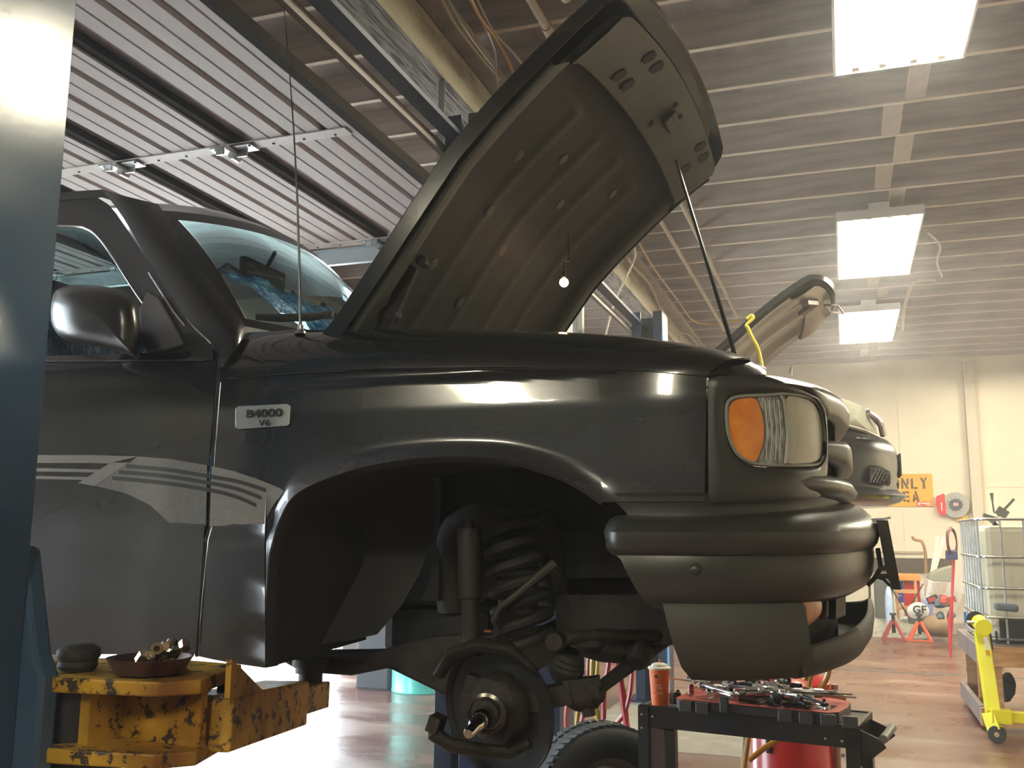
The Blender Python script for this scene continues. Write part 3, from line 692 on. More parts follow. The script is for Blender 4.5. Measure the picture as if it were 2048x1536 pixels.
# door upper frame (ring between outer frame line and glass)
def ring(outer, inner, n, surf_o, surf_i=None, steps=3, bulge=0):
    surf_i = surf_i or surf_o
    o = resample([Vector((a, b, 0)) for a, b in outer], n, True); i = resample([Vector((a, b, 0)) for a, b in inner], n, True)
    rows = []
    for k in range(steps+1):
        f = k/steps; rows.append([surf_o(lerp(a.x, b.x, f), lerp(a.y, b.y, f), f) for a, b in zip(o, i)])
    return MB().grid(rows, closed=True)
win_in = [(-80, 452), (60, 452), (150, 453), (172, 457), (192, 470), (212, 494), (240, 535), (268, 578), (288, 612), (292, 650), (292, 700), (292, 712), (-80, 716)]
win_out = [(-84, 396), (60, 392), (150, 388), (190, 392), (222, 412), (262, 470), (300, 530), (340, 590), (385, 655), (425, 690), (430, 712), (425, 722), (-84, 725)]
ring(win_out, win_in, 60, lambda x, y, f: H(x, y, .004-.012*f), steps=4).build('window_frame', M['paintcab'], T, smooth=True, ang=60)
# chrome bead added to draw the window frame's highlight
MB().tube([H(x, y, .006) for x, y in catmull([Vector((a, b, 0)) for a, b in ((-40, 452), (60, 452), (150, 453), (174, 458), (193, 471), (214, 497), (242, 540), (270, 583), (286, 606))], 4) for x, y in [(x, y)]] if False else [H(p.x, p.y, .004) for p in catmull([Vector((a, b, 0)) for a, b in ((-40, 452), (60, 452), (150, 453), (174, 458), (193, 471), (214, 497), (242, 540), (270, 583), (286, 606))], 4)], .0035, 6).build('window_bead', M['chrome'], T, smooth=True)
gl = resample([Vector((a, b, 0)) for a, b in win_in], 40, True)
gm = MB(); ps = [H(p.x, p.y, -.012) for p in gl]; cc = sum(ps, Vector())/len(ps)
gm.add([cc]+ps, [(0, 1+i, 1+(i+1) % 40) for i in range(40)])
M['glass'] = glass('tinted_glass', (.20, .27, .27), -.03)
M['wsglass'] = glass('windscreen_glass', (.50, .68, .68), .05)
gm.build('window_glass', M['glass'], T)
# pillar / cowl side
pL = catmull([Vector((a, b, 0)) for a, b in ((204, 381), (240, 425), (285, 500), (330, 575), (380, 645), (437, 700), (446, 735))], 4)
pR = catmull([Vector((a, b, 0)) for a, b in ((316, 408), (348, 452), (388, 512), (430, 572), (462, 612), (488, 646), (490, 668))], 4)
L_ = resample(pL, 20); R_ = resample(pR, 20)
rows = []
for v in range(9):
    f = v/8; rows.append([H(lerp(a.x, b.x, f), lerp(a.y, b.y, f), .006-.055*f**3+.01*math.sin(PI*f)) for a, b in zip(L_, R_)])
MB().grid(rows).build('pillar', M['paintcab'], T, smooth=True, ang=60, solid=.01, soff=-1)
MB().tube([H(p.x-2, p.y, .012) for p in resample([Vector((a, b, 0)) for a, b in ((300, 545), (325, 585), (348, 622), (372, 652))], 8)], .0028, 6).build('pillar_bead', M['chrome'], T, smooth=True)
# windscreen: symmetric curved sheet
B0 = P(466, 650, Y=2.22); T0 = P(318, 425, Y=2.33)
def ws(u, v, off=0):
    """u across 0..1 (near to far), v 0 base .. 1 header"""
    k = 1-(2*u-1)**2; e = 1-abs(2*u-1)**3
    b = Vector((B0.x+.20*k, lerp(B0.y, 2*YC-B0.y, u), B0.z-.01*k)); t = Vector((T0.x+.12*k, lerp(T0.y, 2*YC-T0.y, u), T0.z+.065*k))
    q = b.lerp(t, v); q += Vector((.65, 0, .76))*(off+.02*math.sin(PI*v)); return q
g = MB(); g.grid([[ws(.035+.93*u/24, .03+.9*v/10, .002) for u in range(25)] for v in range(11)]); g.build('windscreen', M['wsglass'], T, smooth=True)
fr = MB()
fr.grid([[ws(u/24, .90+.1*v/3, .008) for u in range(25)] for v in range(4)])
fr.grid([[ws(u, v/14, .004) for v in range(15)] for u in (-.01, .01, .03)]); fr.grid([[ws(1-u, v/14, .004) for v in range(15)] for u in (-.01, .01, .03)])
fr.grid([[ws(u/24, v/2*.06, .003) for u in range(25)] for v in range(3)])
fr.build('windscreen_frame', mat('windscreen_black_band', (.012, .013, .014), .3), T, smooth=True)
# roof: from the header back
rf = MB(); rows = []
for i in range(12):
    f = i/11; r = []
    for u in range(25):
        uu = u/24; k = 1-(2*uu-1)**2; h = ws(uu, 1, .008)
        zc = h.z + (.115*math.sin(min(f*3, 1)*PI/2))*(.30+.70*k) ; y = h.y + (.02 if uu > .5 else -.02)*min(1, f*3)*(abs(2*uu-1)**6)
        r.append(Vector((h.x-f*(1.05), y, zc)))
    rows.append(r)
rf.grid(rows)
rf.build('roof', M['paintcab'], T, smooth=True, ang=60)
rs = MB(); rs.grid([[H(x, interp([(-80, 392), (60, 388), (204, 379), (250, 392), (318, 424)], x)+dy*k_, .004) for x in (-80, 0, 60, 110, 150, 180, 204, 230, 250, 280, 300)] for (dy, k_) in ((0, 1), (8, 1), (16, 1))])
rs.build('drip_rail', M['paintcab'], T, smooth=True)
# rear of the cab, bed (behind the post)
cb = MB(); cb.box2((-3.0, 2.14, 1.3), (-2.98, 3.68, 1.95)); cb.box2((-3.0, 2.3, 1.95), (-2.98, 3.55, 2.5)); cb.build('cab_back', M['paintclean'], T)
MB().grid([[Vector((x, FARY-prof(z), z)) for x in (-3.0, -2.3, -1.55)] for z in (1.17, 1.24, 1.5, 1.7, 1.93)]).build('far_door', M['paintclean'], T, smooth=True, solid=.004)
bd = MB(); bd.box2((-4.75, 2.12, 1.35), (-3.05, 2.16, 1.93)); bd.box2((-4.75, 3.66, 1.35), (-3.05, 3.70, 1.93)); bd.box2((-4.75, 2.16, 1.5), (-3.05, 3.66, 1.53)); bd.box2((-4.78, 2.12, 1.35), (-4.74, 3.70, 1.93)); bd.box2((-3.09, 2.12, 1.35), (-3.05, 3.70, 1.93))
bd.build('cargo_bed', M['paintclean'], T, bevel=.01)
for y in (2.16, 3.46):
    MB().lathe([(.16, 0), (.19, .0), (.30, -.01), (.335, .02), (.34, .10), (.335, .18), (.30, .21), (.19, .2), (.1, .14), (0, .14)], (-3.9, y, 1.17), (0, 1, 0), 32).build('rear_wheel', M['rubber'], T, smooth=True)
# interior: dashboard, seats, steering wheel, mirror
db = MB(); db.prism([(-1.95, 2.25, 1.75), (-1.45, 2.25, 1.9), (-1.42, 2.25, 2.0), (-1.62, 2.25, 2.06), (-1.9, 2.25, 2.0)], (0, 1.32, 0)); db.build('dashboard', mat('grey_dash', (.09, .09, .09), .6), T, bevel=.02)
M['film'] = mat('blue_seat_film', (.03, .16, .42), .15, c2=(.45, .70, .92), sc=14, fac=(.5, .62), stretch=(1, 5, 1), dist=2, bump=.6, bsc=20)
for y in (2.62, 3.2):
    st = MB(); st.prism([(-2.6, y-.24, 1.5), (-2.1, y-.24, 1.5), (-2.08, y-.24, 1.66), (-2.45, y-.24, 1.7), (-2.62, y-.24, 2.24), (-2.75, y-.24, 2.24)], (0, .48, 0)); st.build('seat', M['film'], T, bevel=.04)
mm = MB(); mm.box((-1.98, 2.90, 2.43), (.03, .26, .08)); mm.bar((-1.97, 2.90, 2.45), (-1.93, 2.90, 2.52), .015, .015); mm.build('rear_view_mirror', M['dark'], T, bevel=.012)
sw = MB(); sw.lathe([(.18, -.012), (.195, 0), (.18, .012), (.165, 0), (.18, -.012)], (-1.98, 3.28, 2.02), (-.8, 0, .55), 28); sw.bar((-1.98, 3.1, 2.02), (-1.98, 3.46, 2.02), .05, .03); sw.build('steering_wheel', M['dark'], T, smooth=True)
pf = MB(); pf.grid([[Vector((-1.56-.44*v/4+.02*math.sin(u*1.7+v), 2.66+.95*u/14, 2.05+.03*math.sin(u*2.1+v*1.3)+.36*v/4+.04*math.sin(PI*v/4))) for u in range(15)] for v in range(5)]); pf.build('blue_streak_sheet', M['film'], T, smooth=True)  # streaky blue sheet put behind the glass to give blue streaks
# wiper and cowl
wp = MB(); wp.tube([P(512, 634, Y=2.42), P(560, 636, Y=2.45), P(625, 634, Y=2.5), P(655, 628, Y=2.55), P(700, 634, Y=2.6)], [.010, .013, .013, .011, .014], 8); wp.cyl(P(655, 626, Y=2.55), P(655, 636, Y=2.55), .022, 10)
wp.build('wiper', mat('grey_rubber', (.07, .065, .06), .6), T, smooth=True)
cw = MB(); cw.grid([[Vector((x, y, z+.01*math.sin(3*y))) for y in (2.22, 2.4, 2.6, 2.8, 3.0, 3.2, 3.4, 3.6)] for (x, z) in ((-1.52, 2.035), (-1.38, 2.045), (-1.22, 2.03), (-1.18, 1.99))]); cw.build('cowl', mat('pale_cowl', (.30, .36, .32), .4, c2=(.08, .1, .12), sc=5), T, smooth=True)
# antenna
an0 = P(601, 661, Y=2.20); an1 = P(568, 15, Y=2.20)
am = MB(); am.lathe([(.016, 0), (.014, .008), (.009, .012), (.008, .025), (0, .026)], an0-Vector((0, 0, .01)), n=14)
an = MB(); mid = [an0.lerp(an1, t)+Vector((.012*math.sin(PI*t), 0, 0)) for t in (0, .2, .4, .6, .8, 1)]
an.tube(mid, [.0045, .0035, .0028, .0022, .0016, .0014], 8); an.sphere(an1, .0035, 8)
an_o = an.build('antenna', mat('antenna_black', (.02, .02, .02), .3, .5), T, smooth=True); setpar(am.build('antenna_base', M['steel'], None, smooth=True), an_o)
# door mirror
mr = catmull([Vector((a, b, 0)) for a, b in ((102, 640), (106, 590), (128, 573), (170, 569), (215, 574), (248, 583), (272, 604), (280, 640), (281, 665), (279, 700), (276, 717), (255, 709), (200, 694), (150, 685), (118, 672))], 3, True)
mm = MB(); n = len(mr); c = Vector((195, 632, 0))
rows = []
for (s, y) in ((.0, 1.885), (.45, 1.888), (.75, 1.90), (.92, 1.925), (1.0, 1.965), (.985, 2.0), (.9, 2.02), (.0, 2.02)):
    rows.append([P(c.x+(p.x-c.x)*s, c.y+(p.y-c.y)*s, Y=y) for p in mr])
mir_o = mm.grid(rows, closed=True).build('door_mirror', mat('mirror_black', (.022, .021, .02), .28), T, smooth=True, ang=80)
st = MB(); st.grid([[P(x, y, Y=yy_) for (x, y) in ((262, 655), (300, 668), (300, 700), (268, 714))] for yy_ in (1.94, 2.02, 2.13)], closed=True)
setpar(st.build('mirror_stalk', M['blackpl'], None, smooth=True), mir_o)
sl = [(286, 618), (300, 585), (322, 596), (352, 650), (372, 690), (340, 700), (300, 702), (284, 690)]
MB().prism([H(x, y, .004) for x, y in sl], (0, -.014, 0)).build('mirror_sail', mat('sail_grey', (.09, .09, .095), .45), T, bevel=.004)
# ---- decal, badge
M['dec'] = mat('grey_decal', (.20, .205, .21), .35, c2=(.24, .245, .245), sc=80)
M['dec2'] = mat('light_grey_decal', (.30, .305, .30), .3, c2=(.34, .345, .34), sc=80)
M['dec3'] = mat('dark_grey_stripe', (.05, .052, .055), .4)
def strip(top, bot, n, off, m, name, par):
    t = resample([Vector((a, b, 0)) for a, b in top], n); b = resample([Vector((a, b, 0)) for a, b in bot], n)
    return MB().grid([[H(lerp(p.x, q.x, f), lerp(p.y, q.y, f), off) for p, q in zip(t, b)] for f in (0, .25, .5, .75, 1)]).build(name, m, par, smooth=True)
topd = [(276, 913), (340, 918), (415, 930), (470, 943), (520, 960), (562, 977), (568, 983)]
botd = [(190, 970), (245, 984), (290, 1003), (322, 1028), (345, 1052), (420, 1052), (524, 1050)]
d0 = strip([(276, 913), (340, 918), (414, 930)], [(192, 972), (250, 986), (300, 1010), (345, 1052), (412, 1052)], 24, .0030, M['dec'], 'decal', T)
strip([(423, 932), (470, 943), (520, 960), (562, 977), (568, 984)], [(419, 1052), (470, 1051), (520, 1050), (528, 1046), (545, 1012)], 20, .0030, M['dec2'], 'decal', T)
strip([(-40, 911), (80, 910), (180, 910), (276, 913)], [(-40, 926), (80, 926), (180, 926), (215, 927)], 16, .0034, M['dec2'], 'decal', T)
strip([(222, 925), (258, 925)], [(156, 966), (190, 972)], 5, .0034, M['dec2'], 'decal', T)
strip([(-40, 936), (80, 936), (200, 939)], [(-40, 943), (80, 943), (192, 945)], 10, .0034, M['dec2'], 'decal', T)
strip([(-40, 952), (80, 952), (178, 954)], [(-40, 958), (80, 958), (172, 960)], 10, .0034, M['dec2'], 'decal', T)
for (a, b, c) in (((252, 932), (420, 953), (532, 981)), ((238, 944), (419, 966), (523, 996)), ((224, 956), (418, 980), (513, 1011))):
    cpts = catmull([Vector((a[0], a[1], 0)), Vector(((a[0]+b[0])/2, (a[1]+b[1])/2-3, 0)), Vector((b[0], b[1], 0)), Vector(((b[0]+c[0])/2+4, (b[1]+c[1])/2-3, 0)), Vector((c[0], c[1], 0))], 6)
    strip([(p.x, p.y-4) for p in cpts], [(p.x, p.y+4) for p in cpts], 24, .0042, M['dec3'], 'decal_stripe', T)
bdg = MB(); q = [(473, 818), (478, 813), (576, 808), (583, 812), (581, 848), (577, 852), (479, 859), (473, 855)]
bdg.prism([H(x, y, .001) for x, y in q], (0, -.006, 0)); bo = bdg.build('badge', mat('silver_badge', (.40, .42, .43), .42, .6), T, bevel=.0015)
bm = mat('badge_letter', (.05, .05, .055), .3, .5)
rb = FACE_CAM @ Matrix.Rotation(math.radians(0.5), 3, 'Z')
text('badge_lettering', 'B4000', bm, .0285, H(528, 827, .009), rb, bo, .0015, sx=1.5, bold=.0004)
text('badge_lettering', 'V6', bm, .024, H(529, 846, .009), rb, bo, .0015, sx=1.3)
# ================================================================ front end
def HP(x, y, off=0): return hitplan(x, y, off)[0]
# header panel around the lamp: outer outline -> recess edge
ho = [(1416, 765), (1422, 756), (1450, 751), (1490, 749), (1530, 752), (1560, 761), (1595, 775), (1625, 790), (1648, 805), (1654, 840), (1656, 880), (1656, 930), (1652, 968), (1648, 990), (1600, 998), (1520, 1003), (1450, 1004), (1420, 1004), (1417, 960), (1416, 860)]
hi = [(1450, 812), (1456, 797), (1475, 790), (1500, 788), (1535, 787), (1562, 784), (1590, 787), (1615, 792), (1632, 800), (1644, 820), (1650, 850), (1652, 885), (1649, 915), (1640, 930), (1620, 934), (1560, 934), (1520, 932), (1490, 924), (1468, 905), (1454, 870), (1450, 840)]
def ang_sort(pts, c, n):
    """resample a closed outline by equal angles about c (pixel space)"""
    P_ = [Vector((a, b, 0)) for a, b in pts]; dense = resample(catmull(P_, 5, True), 400, True); out = []
    for k in range(n):
        a = 2*PI*k/n; best = None
        for p in dense:
            t = math.atan2(p.y-c[1], p.x-c[0]) % (2*PI); dd = abs(t-a); dd = min(dd, 2*PI-dd)
            if best is None or dd < best[0]: best = (dd, p)
        out.append(best[1])
    return out
cc_ = (1550, 862); NA = 96
o_ = ang_sort(ho, cc_, NA); i_ = ang_sort(hi, cc_, NA)
offs = [0.0, .004, .004, .002, -.004, -.016, -.03]
fr_ = [0, .12, .5, .8, .95, 1.0, 1.0]
rows = [[HP(lerp(a.x, b.x, f), lerp(a.y, b.y, f), of) for a, b in zip(o_, i_)] for of, f in zip(offs, fr_)]
HDR = MB().grid(rows, closed=True).build('header_panel', M['blackpl'], T, smooth=True, ang=60)
# rolled top and the bars that run across the front
sA = s_of_x(-.235)
s0h = hitplan(1420, 800)[1]; sL = hitplan(1648, 860)[1]
def sweep(sec, s0, s1, n, zf=None, off_f=None):
    """sec: [(offset, z)], start and end index may depend on k"""
    rows = []
    for i in range(n+1):
        r = []
        for k, (o, z) in enumerate(sec):
            a = s0(k) if callable(s0) else s0; s = lerp(a, s1, i/n); m = min(s, NP-1-s)/(NP/2)
            oo = o if off_f is None else off_f(o, s, k); z2 = z if zf is None else zf(z, s, k)
            q = pp(s, oo); r.append(Vector((q.x, q.y, z2)))
        rows.append(r)
    return rows
mid_ = (NP-1)/2; END = NP-1
far = lambda s: END-s
def front(s):      # 0 at the flank, 1 at the centreline
    return max(0, min(1, (min(s, END-s)-s0h)/(mid_-s0h)))
ztop = [(0, 1.842), (.15, 1.846), (.4, 1.852), (.7, 1.862), (1, 1.868)]
top = MB()
top.grid(sweep([(-.10, 0.028), (-.05, .024), (-.02, .014), (-.002, 0), (.003, -.02), (.001, -.045), (-.004, -.062), (-.03, -.064), (-.09, -.05)], lambda k: s0h, far(s0h), 120,
        zf=lambda z, s, k: interp(ztop, front(s))+(z if z > 0 else z*(.12+.88*max(0, min(1, (min(s, END-s)-sL+6)/8)))), off_f=lambda o, s, k: o+.026*front(s)**2))
top.build('grille_top_rail', M['blackpl'], T, smooth=True, ang=70)
gb = MB()
gb.grid(sweep([(-.10, 1.662), (-.05, 1.655), (-.01, 1.648), (.012, 1.638), (.022, 1.622), (.016, 1.606), (0, 1.594), (-.03, 1.586), (-.08, 1.584)], hitplan(1600, 960)[1], far(hitplan(1600, 960)[1]), 90,
        off_f=lambda o, s, k: o+.018*front(s)-.022*(1-min(1, max(0, (min(s, END-s)-hitplan(1600, 960)[1])/12)))))
gb.build('grille_lower_lip', M['blackpl'], T, smooth=True, ang=70)
gm_ = MB()
gm_.grid(sweep([(-.06, 1.735), (-.01, 1.742), (.022, 1.738), (.03, 1.728), (.030, 1.690), (.022, 1.682), (-.01, 1.678), (-.06, 1.69)], sL, far(sL), 70,
        off_f=lambda o, s, k: o-.035*(1-min(1, max(0, (min(s, END-s)-sL)/9))), zf=lambda z, s, k: 1.71+(z-1.71)*(.75+.45*min(1, max(0, (min(s, END-s)-sL)/14)))))
gm_.build('grille_bar', M['blackpl'], T, smooth=True, ang=60)
gk = MB(); gk.grid([[Vector((pp(s, -.13).x, pp(s, -.13).y, z)) for s in [lerp(sL-6, far(sL-6), i/30) for i in range(31)]] for z in (1.585, 1.82)]); gk.build('grille_back', M['dark'], T)
for s in [lerp(sL+4, far(sL+4), i/8) for i in range(9)]:
    q = pp(s, -.05); MB().box((q.x, q.y, 1.71), (.07, .008, .20)).build('grille_slat', M['dark'], T)
# under-panel between header and bumper
up_ = MB(); up_.grid(sweep([(-.004, 1.592), (-.012, 1.575), (-.014, 1.56), (-.012, 1.54)], lambda k: s_of_x(-.505+.05*k/3), far(s_of_x(-.5)), 90))
up_.build('filler_panel', M['blackpl'], T, smooth=True)
# far-side header + lamp (mirrored)
h2 = HDR.data.copy(); ho2 = bpy.data.objects.new('header_panel', h2); COL.objects.link(ho2)
for v in h2.vertices: v.co.y = 2*YC-v.co.y
h2.flip_normals(); setpar(ho2, T)
# ---- lamp
LT = bpy.data.objects.new('headlight', None); COL.objects.link(LT); setpar(LT, T); LT['label'] = 'headlight with amber corner lens and hazy clear lamp lens'
def lens(poly, name, m, off, n=48, sub=4, dome=.0, par=LT):
    d = resample(catmull([Vector((a, b, 0)) for a, b in poly], 5, True), n, True); c = sum(d, Vector())/n
    rows = []
    for k in range(sub+1):
        f = 1-k/sub*.98; rows.append([HP(lerp(c.x, p.x, f), lerp(c.y, p.y, f), off+dome*(1-f*f)) for p in d])
    g = MB().grid(rows, closed=True); g.f.append(tuple((len(rows)-1)*n+i for i in range(n))[::-1] if False else tuple((len(rows)-1)*n+i for i in range(n)))
    return g.build(name, m, par, smooth=True)
lo = [(1453, 812), (1460, 799), (1478, 793), (1505, 791), (1540, 790), (1562, 787), (1590, 789), (1614, 794), (1630, 802), (1642, 822), (1648, 850), (1650, 885), (1647, 913), (1638, 927), (1618, 931), (1560, 931), (1520, 929), (1492, 921), (1471, 903), (1457, 870), (1453, 840)]
lens(lo, 'lamp_body', mat('aged_grey_lamp_rim', (.30, .31, .27), .35), -.011, dome=.0)
MB().tube([HP(p.x, p.y, -.006) for p in resample(catmull([Vector((a, b, 0)) for a, b in lo], 4, True), 60, True)]+[HP(lo[0][0], lo[0][1], -.006)], .0042, 6).build('lamp_rim', bpy.data.materials['aged_grey_lamp_rim'], LT, smooth=True)
amb = [(1459, 820), (1466, 803), (1485, 797), (1510, 797), (1520, 815), (1527, 845), (1527, 880), (1521, 905), (1512, 922), (1500, 923), (1482, 912), (1468, 892), (1460, 860)]
am_ = mat('amber_lens', (.85, .24, .02), .18, c2=(.95, .34, .03), sc=25, coat=.6, bump=.15, bsc=90)
lens(amb, 'amber_lens', am_, -.007, dome=.002)
ribm = mat('ribbed_clear_lens', (.50, .53, .49), .12, .2, c2=(.16, .17, .16), sc=60, stretch=(3, 3, .6), fac=(.40, .6), coat=.8, bump=.8, bsc=90)
lens([(1514, 795), (1535, 794), (1558, 796), (1566, 840), (1570, 885), (1566, 926), (1530, 927), (1516, 922), (1525, 905), (1531, 880), (1531, 845), (1524, 815)], 'ribbed_lens', ribm, -.007)
# ridges on the ribbed lens
rg = MB()
for x in (1532, 1541, 1550, 1559): rg.tube([HP(x+interp([(798, -3), (860, 3), (924, 0)], y), y, -.0055) for y in range(800, 926, 12)], .0012, 5)
rg.build('lens_rib', mat('clear_rib', (.75, .78, .74), .1, .3), LT, smooth=True)
hz = mat('hazy_headlamp_lens', (.50, .52, .40), .30, c2=(.60, .60, .46), sc=9, coat=.35)
lens([(1573, 797), (1590, 793), (1613, 799), (1627, 807), (1638, 828), (1644, 855), (1645, 885), (1642, 910), (1634, 921), (1612, 925), (1574, 925), (1578, 885), (1576, 840)], 'lamp_lens', hz, -.006, dome=.006)
MB().tube([HP(x, y, -.005) for x, y in ((1560, 790), (1567, 800), (1572, 830), (1575, 870), (1573, 905), (1570, 928))], .0042, 8).build('lens_divider', mat('grey_divider', (.42, .43, .38), .3), LT, smooth=True)
# ---- bumper
xs0 = lambda k, n, a, b: s_of_x(lerp(a, b, k/n))
bs = [(-.02, .075), (.012, .072), (.040, .058), (.062, .036), (.074, .012), (.074, -.008), (.070, -.026), (.064, -.036), (.058, -.040), (.060, -.05), (.061, -.08), (.057, -.115), (.047, -.137), (.03, -.149), (.0, -.152)]
def bz(z, s, k):
    f = front(s); base = 1.497
    up = .55+.62*f if z > 0 else (1-.12*f)
    return base+z*up+.012*f
BST = [-.475, -.482, -.492, -.498, -.500, -.497, -.490, -.482, -.472, -.462, -.448, -.43, -.415, -.40, -.38]
BSE = 3.0
rows = []
n = 150
for i in range(n+1):
    r = []
    for k, (o, z) in enumerate(bs):
        a = s_of_x(BST[k]); s = lerp(a, END-a, i/n); f = front(s)
        o2 = o*(1+.25*f)-.004
        if k < 6 and min(i, n-i) < 3: o2 *= (.35, .7, .92)[min(i, n-i)]
        q = pp(s, o2); r.append(Vector((q.x, q.y, bz(z, s, k))))
    rows.append(r)
BMP = MB().grid(rows).build('bumper', M['blackpl'], T, smooth=True, ang=35, solid=.004, soff=-1)
q, s_ = hitplan(1391, 1138, .052); nn = pnorm(int(s_))
MB().lathe([(.0, .016), (.008, .0145), (.013, .009), (.0155, 0), (.016, -.006)], q, nn, 18).build('bumper_plug', M['blackpl'], T, smooth=True)
# ---- lower valance with lamp opening
sO = hitplan(1603, 1240, .04)[1]
VX = [-.380, -.378, -.370, -.360, -.345, -.325, -.285]
vs_ = [(.038, 1.352), (.044, 1.346), (.047, 1.31), (.044, 1.27), (.030, 1.225), (.006, 1.200), (-.03, 1.194)]
n = 420; full = []
for i in range(n+1):
    r = []
    for k, (o, z) in enumerate(vs_):
        a = s_of_x(VX[k]); s = lerp(a, END-a, i/n); sm = min(s, END-s); f = front(s)
        z2 = z
        opening = max(0, min(1, (sm-sO)/.5)); ztopo = 1.258+.045*max(0, min(1, (sm-sO)/(mid_-sO)))**.8
        lim = lerp(1.36, ztopo, opening)
        z2 = 1.194+(z-1.194)*((lim-1.194)/(1.352-1.194)) if opening > 0 else z
        z2 += .02*f*f
        r.append(Vector((*pp(s, o*(1+.35*f)).xy, z2)))
    full.append(r)
MB().grid(full).build('valance', M['valance'], T, smooth=True, ang=50, solid=.006, soff=-1)
ob_ = MB(); ob_.grid([[Vector((*pp(s, -.03).xy, z)) for s in [lerp(sO-6, END-sO+6, i/60) for i in range(61)]] for z in (1.20, 1.40)]); ob_.build('valance_back', M['dark'], T)
fog = bpy.data.meshes.new('x')
fq = resample(catmull([Vector((a, b, 0)) for a, b in ((1600, 1190), (1632, 1188), (1642, 1196), (1645, 1215), (1640, 1232), (1625, 1246), (1600, 1253))], 4, True), 24, True)
c = sum(fq, Vector())/24
MB().grid([[HP(lerp(c.x, p.x, f), lerp(c.y, p.y, f), .034+g) for p in fq] for f, g in ((1, -.03), (1, -.006), (.9, 0), (.5, .003), (.02, .004))], closed=True).build('fog_lamp', mat('peach_amber_lens', (.62, .22, .08), .3, c2=(.70, .30, .14), sc=20, coat=.4), T, smooth=True)
for (xa, xb) in ((1653, 1658), (1672, 1692)):
    MB().prism([HP(x, y, .02) for x, y in ((xa, 1180), (xb, 1175), (xb, 1232), (xa, 1240))], (-.04, .05, 0)).build('valance_strut', M['valance'], T, bevel=.003)
# license plate frame standing off the bumper nose
lp = MB(); Xb = pp(mid_).x+.083
a = Vector((Xb+.004, 2.62, 1.54)); b_ = Vector((Xb+.026, 2.62, 1.378))
lp.prism([a, a+Vector((.014, 0, 0)), b_+Vector((.014, 0, 0)), b_], (0, .30, 0)); lp.prism([a+Vector((-.01, -.004, 0)), a+Vector((.018, -.004, 0)), b_+Vector((.018, -.004, -.01)), b_+Vector((-.004, -.004, -.01))], (0, .014, 0))
for z in (1.42, 1.40): lp.box((Xb+.010, 2.63, z), (.03, .02, .012))
lpo = lp.build('plate_frame', mat('plate_frame_black', (.02, .018, .014), .6), T)
br = MB(); br.bar((Xb-.03, 2.7, 1.543), (Xb+.01, 2.7, 1.545), .05, .004); br.bar((Xb-.02, 2.66, 1.535), (Xb+.03, 2.66, 1.548), .012, .006); br.bar((Xb+.015, 2.64, 1.545), (Xb+.01, 2.64, 1.525), .02, .006)
setpar(br.build('frame_bracket', M['steel'], None), lpo); br = MB(); br.tube([(Xb-.005, 2.65, 1.47), (Xb, 2.65, 1.42), (Xb-.015, 2.65, 1.395), (Xb-.035, 2.65, 1.375)], .006, 8)
setpar(br.build('frame_strap', M['dark'], None), lpo); br = MB(); br.tube([(Xb-.02, 2.64, 1.40), (Xb+.005, 2.64, 1.392), (Xb+.02, 2.64, 1.375)], .004, 6)
setpar(br.build('frame_wire', M['dark'], None), lpo)
# ================================================================ hood
HP0 = [(-1.30, 2.02), (-1.261, 2.063), (-1.161, 2.199), (-1.055, 2.348), (-.943, 2.502), (-.831, 2.618), (-.721, 2.720), (-.62, 2.806), (-.53, 2.876), (-.46, 2.922), (-.41, 2.955), (-.37, 2.98)]
hpl = resample([Vector((x, 0, z)) for x, z in HP0], 60)
HY0, HY1 = 2.20, 3.62
def hd(s, u, off=0):
    """s along the hood 0 hinge..1 nose, u across -1..1, off along the outward normal"""
    k = 1-u*u; smax = 1-.05*u*u+.035*u
    smax -= .07*max(0, (abs(u)-.84)/.16)**2; t = s*smax*59; i = min(int(t), 58); p = hpl[i].lerp(hpl[i+1], t-i); tg = (hpl[min(i+2, 59)]-hpl[max(i-2, 0)]).normalized()
    nrm = Vector((-tg.z, 0, tg.x)); q = p + nrm*(off-.022 + .045*(k**.8 if k > 0 else 0)*(.4+.6*min(1, s*3)) )
    q.y = (HY0+HY1)/2+u*(HY1-HY0)/2
    return q
HD = bpy.data.objects.new('hood', None); COL.objects.link(HD); HD.location = (0, 0, 0); setpar(HD, T); HD['label'] = 'hood propped open, showing its dusty underside'
US = [-1, -.985, -.96, -.93]+[-.9+.06*i for i in range(31)]+[.93, .96, .985, 1]
SS = [i/40 for i in range(41)]
sk = MB(); sk.grid([[hd(s, u, .03) for u in US] for s in SS]); sk.grid([[hd(s, -1, .03-.045*k) for k in (0, .5, 1)] for s in SS]); sk.grid([[hd(s, 1, .03-.055*k) for k in (0, .5, 1)] for s in SS])
sk.grid([[hd(1, u, .03-.05*k)-Vector((.01*k, 0, 0.0)) for k in (0, .5, 1)] for u in US])
sk.build('hood_skin', M['paintclean'], HD, smooth=True, ang=45, solid=.002)
M['hoodin'] = mat('hood_inner_dusty', (.014, .017, .015), .65, spec=.25, c2=(.024, .022, .018), sc=3.2, fac=(.42, .72), stretch=(1, 3, 1), bump=.1, bsc=30)
M['hoodfr'] = mat('hood_frame_lit', (.055, .064, .052), .55, c2=(.034, .038, .032), sc=4, bump=.05)
def prof_in(s, u):
    """depth of the inner panel below the skin: raised frame around a sunk field with long swages"""
    e = min(1-abs(u), (1-s)*1.6+.02)
    fr = .026 if e < .10 else (.026-.030*min(1, (e-.10)/.05))
    sw = 0
    if e > .16:
        for c in (-.45, -.12, .2, .52): sw += .007*math.exp(-((u-c-.12*(s-.5))/.045)**2)*(1 if .08 < s < .72 else 0)
    return -.005-fr-sw + (.0 if s < .80 else -.012*min(1, (s-.80)/.03)*(e > .06))
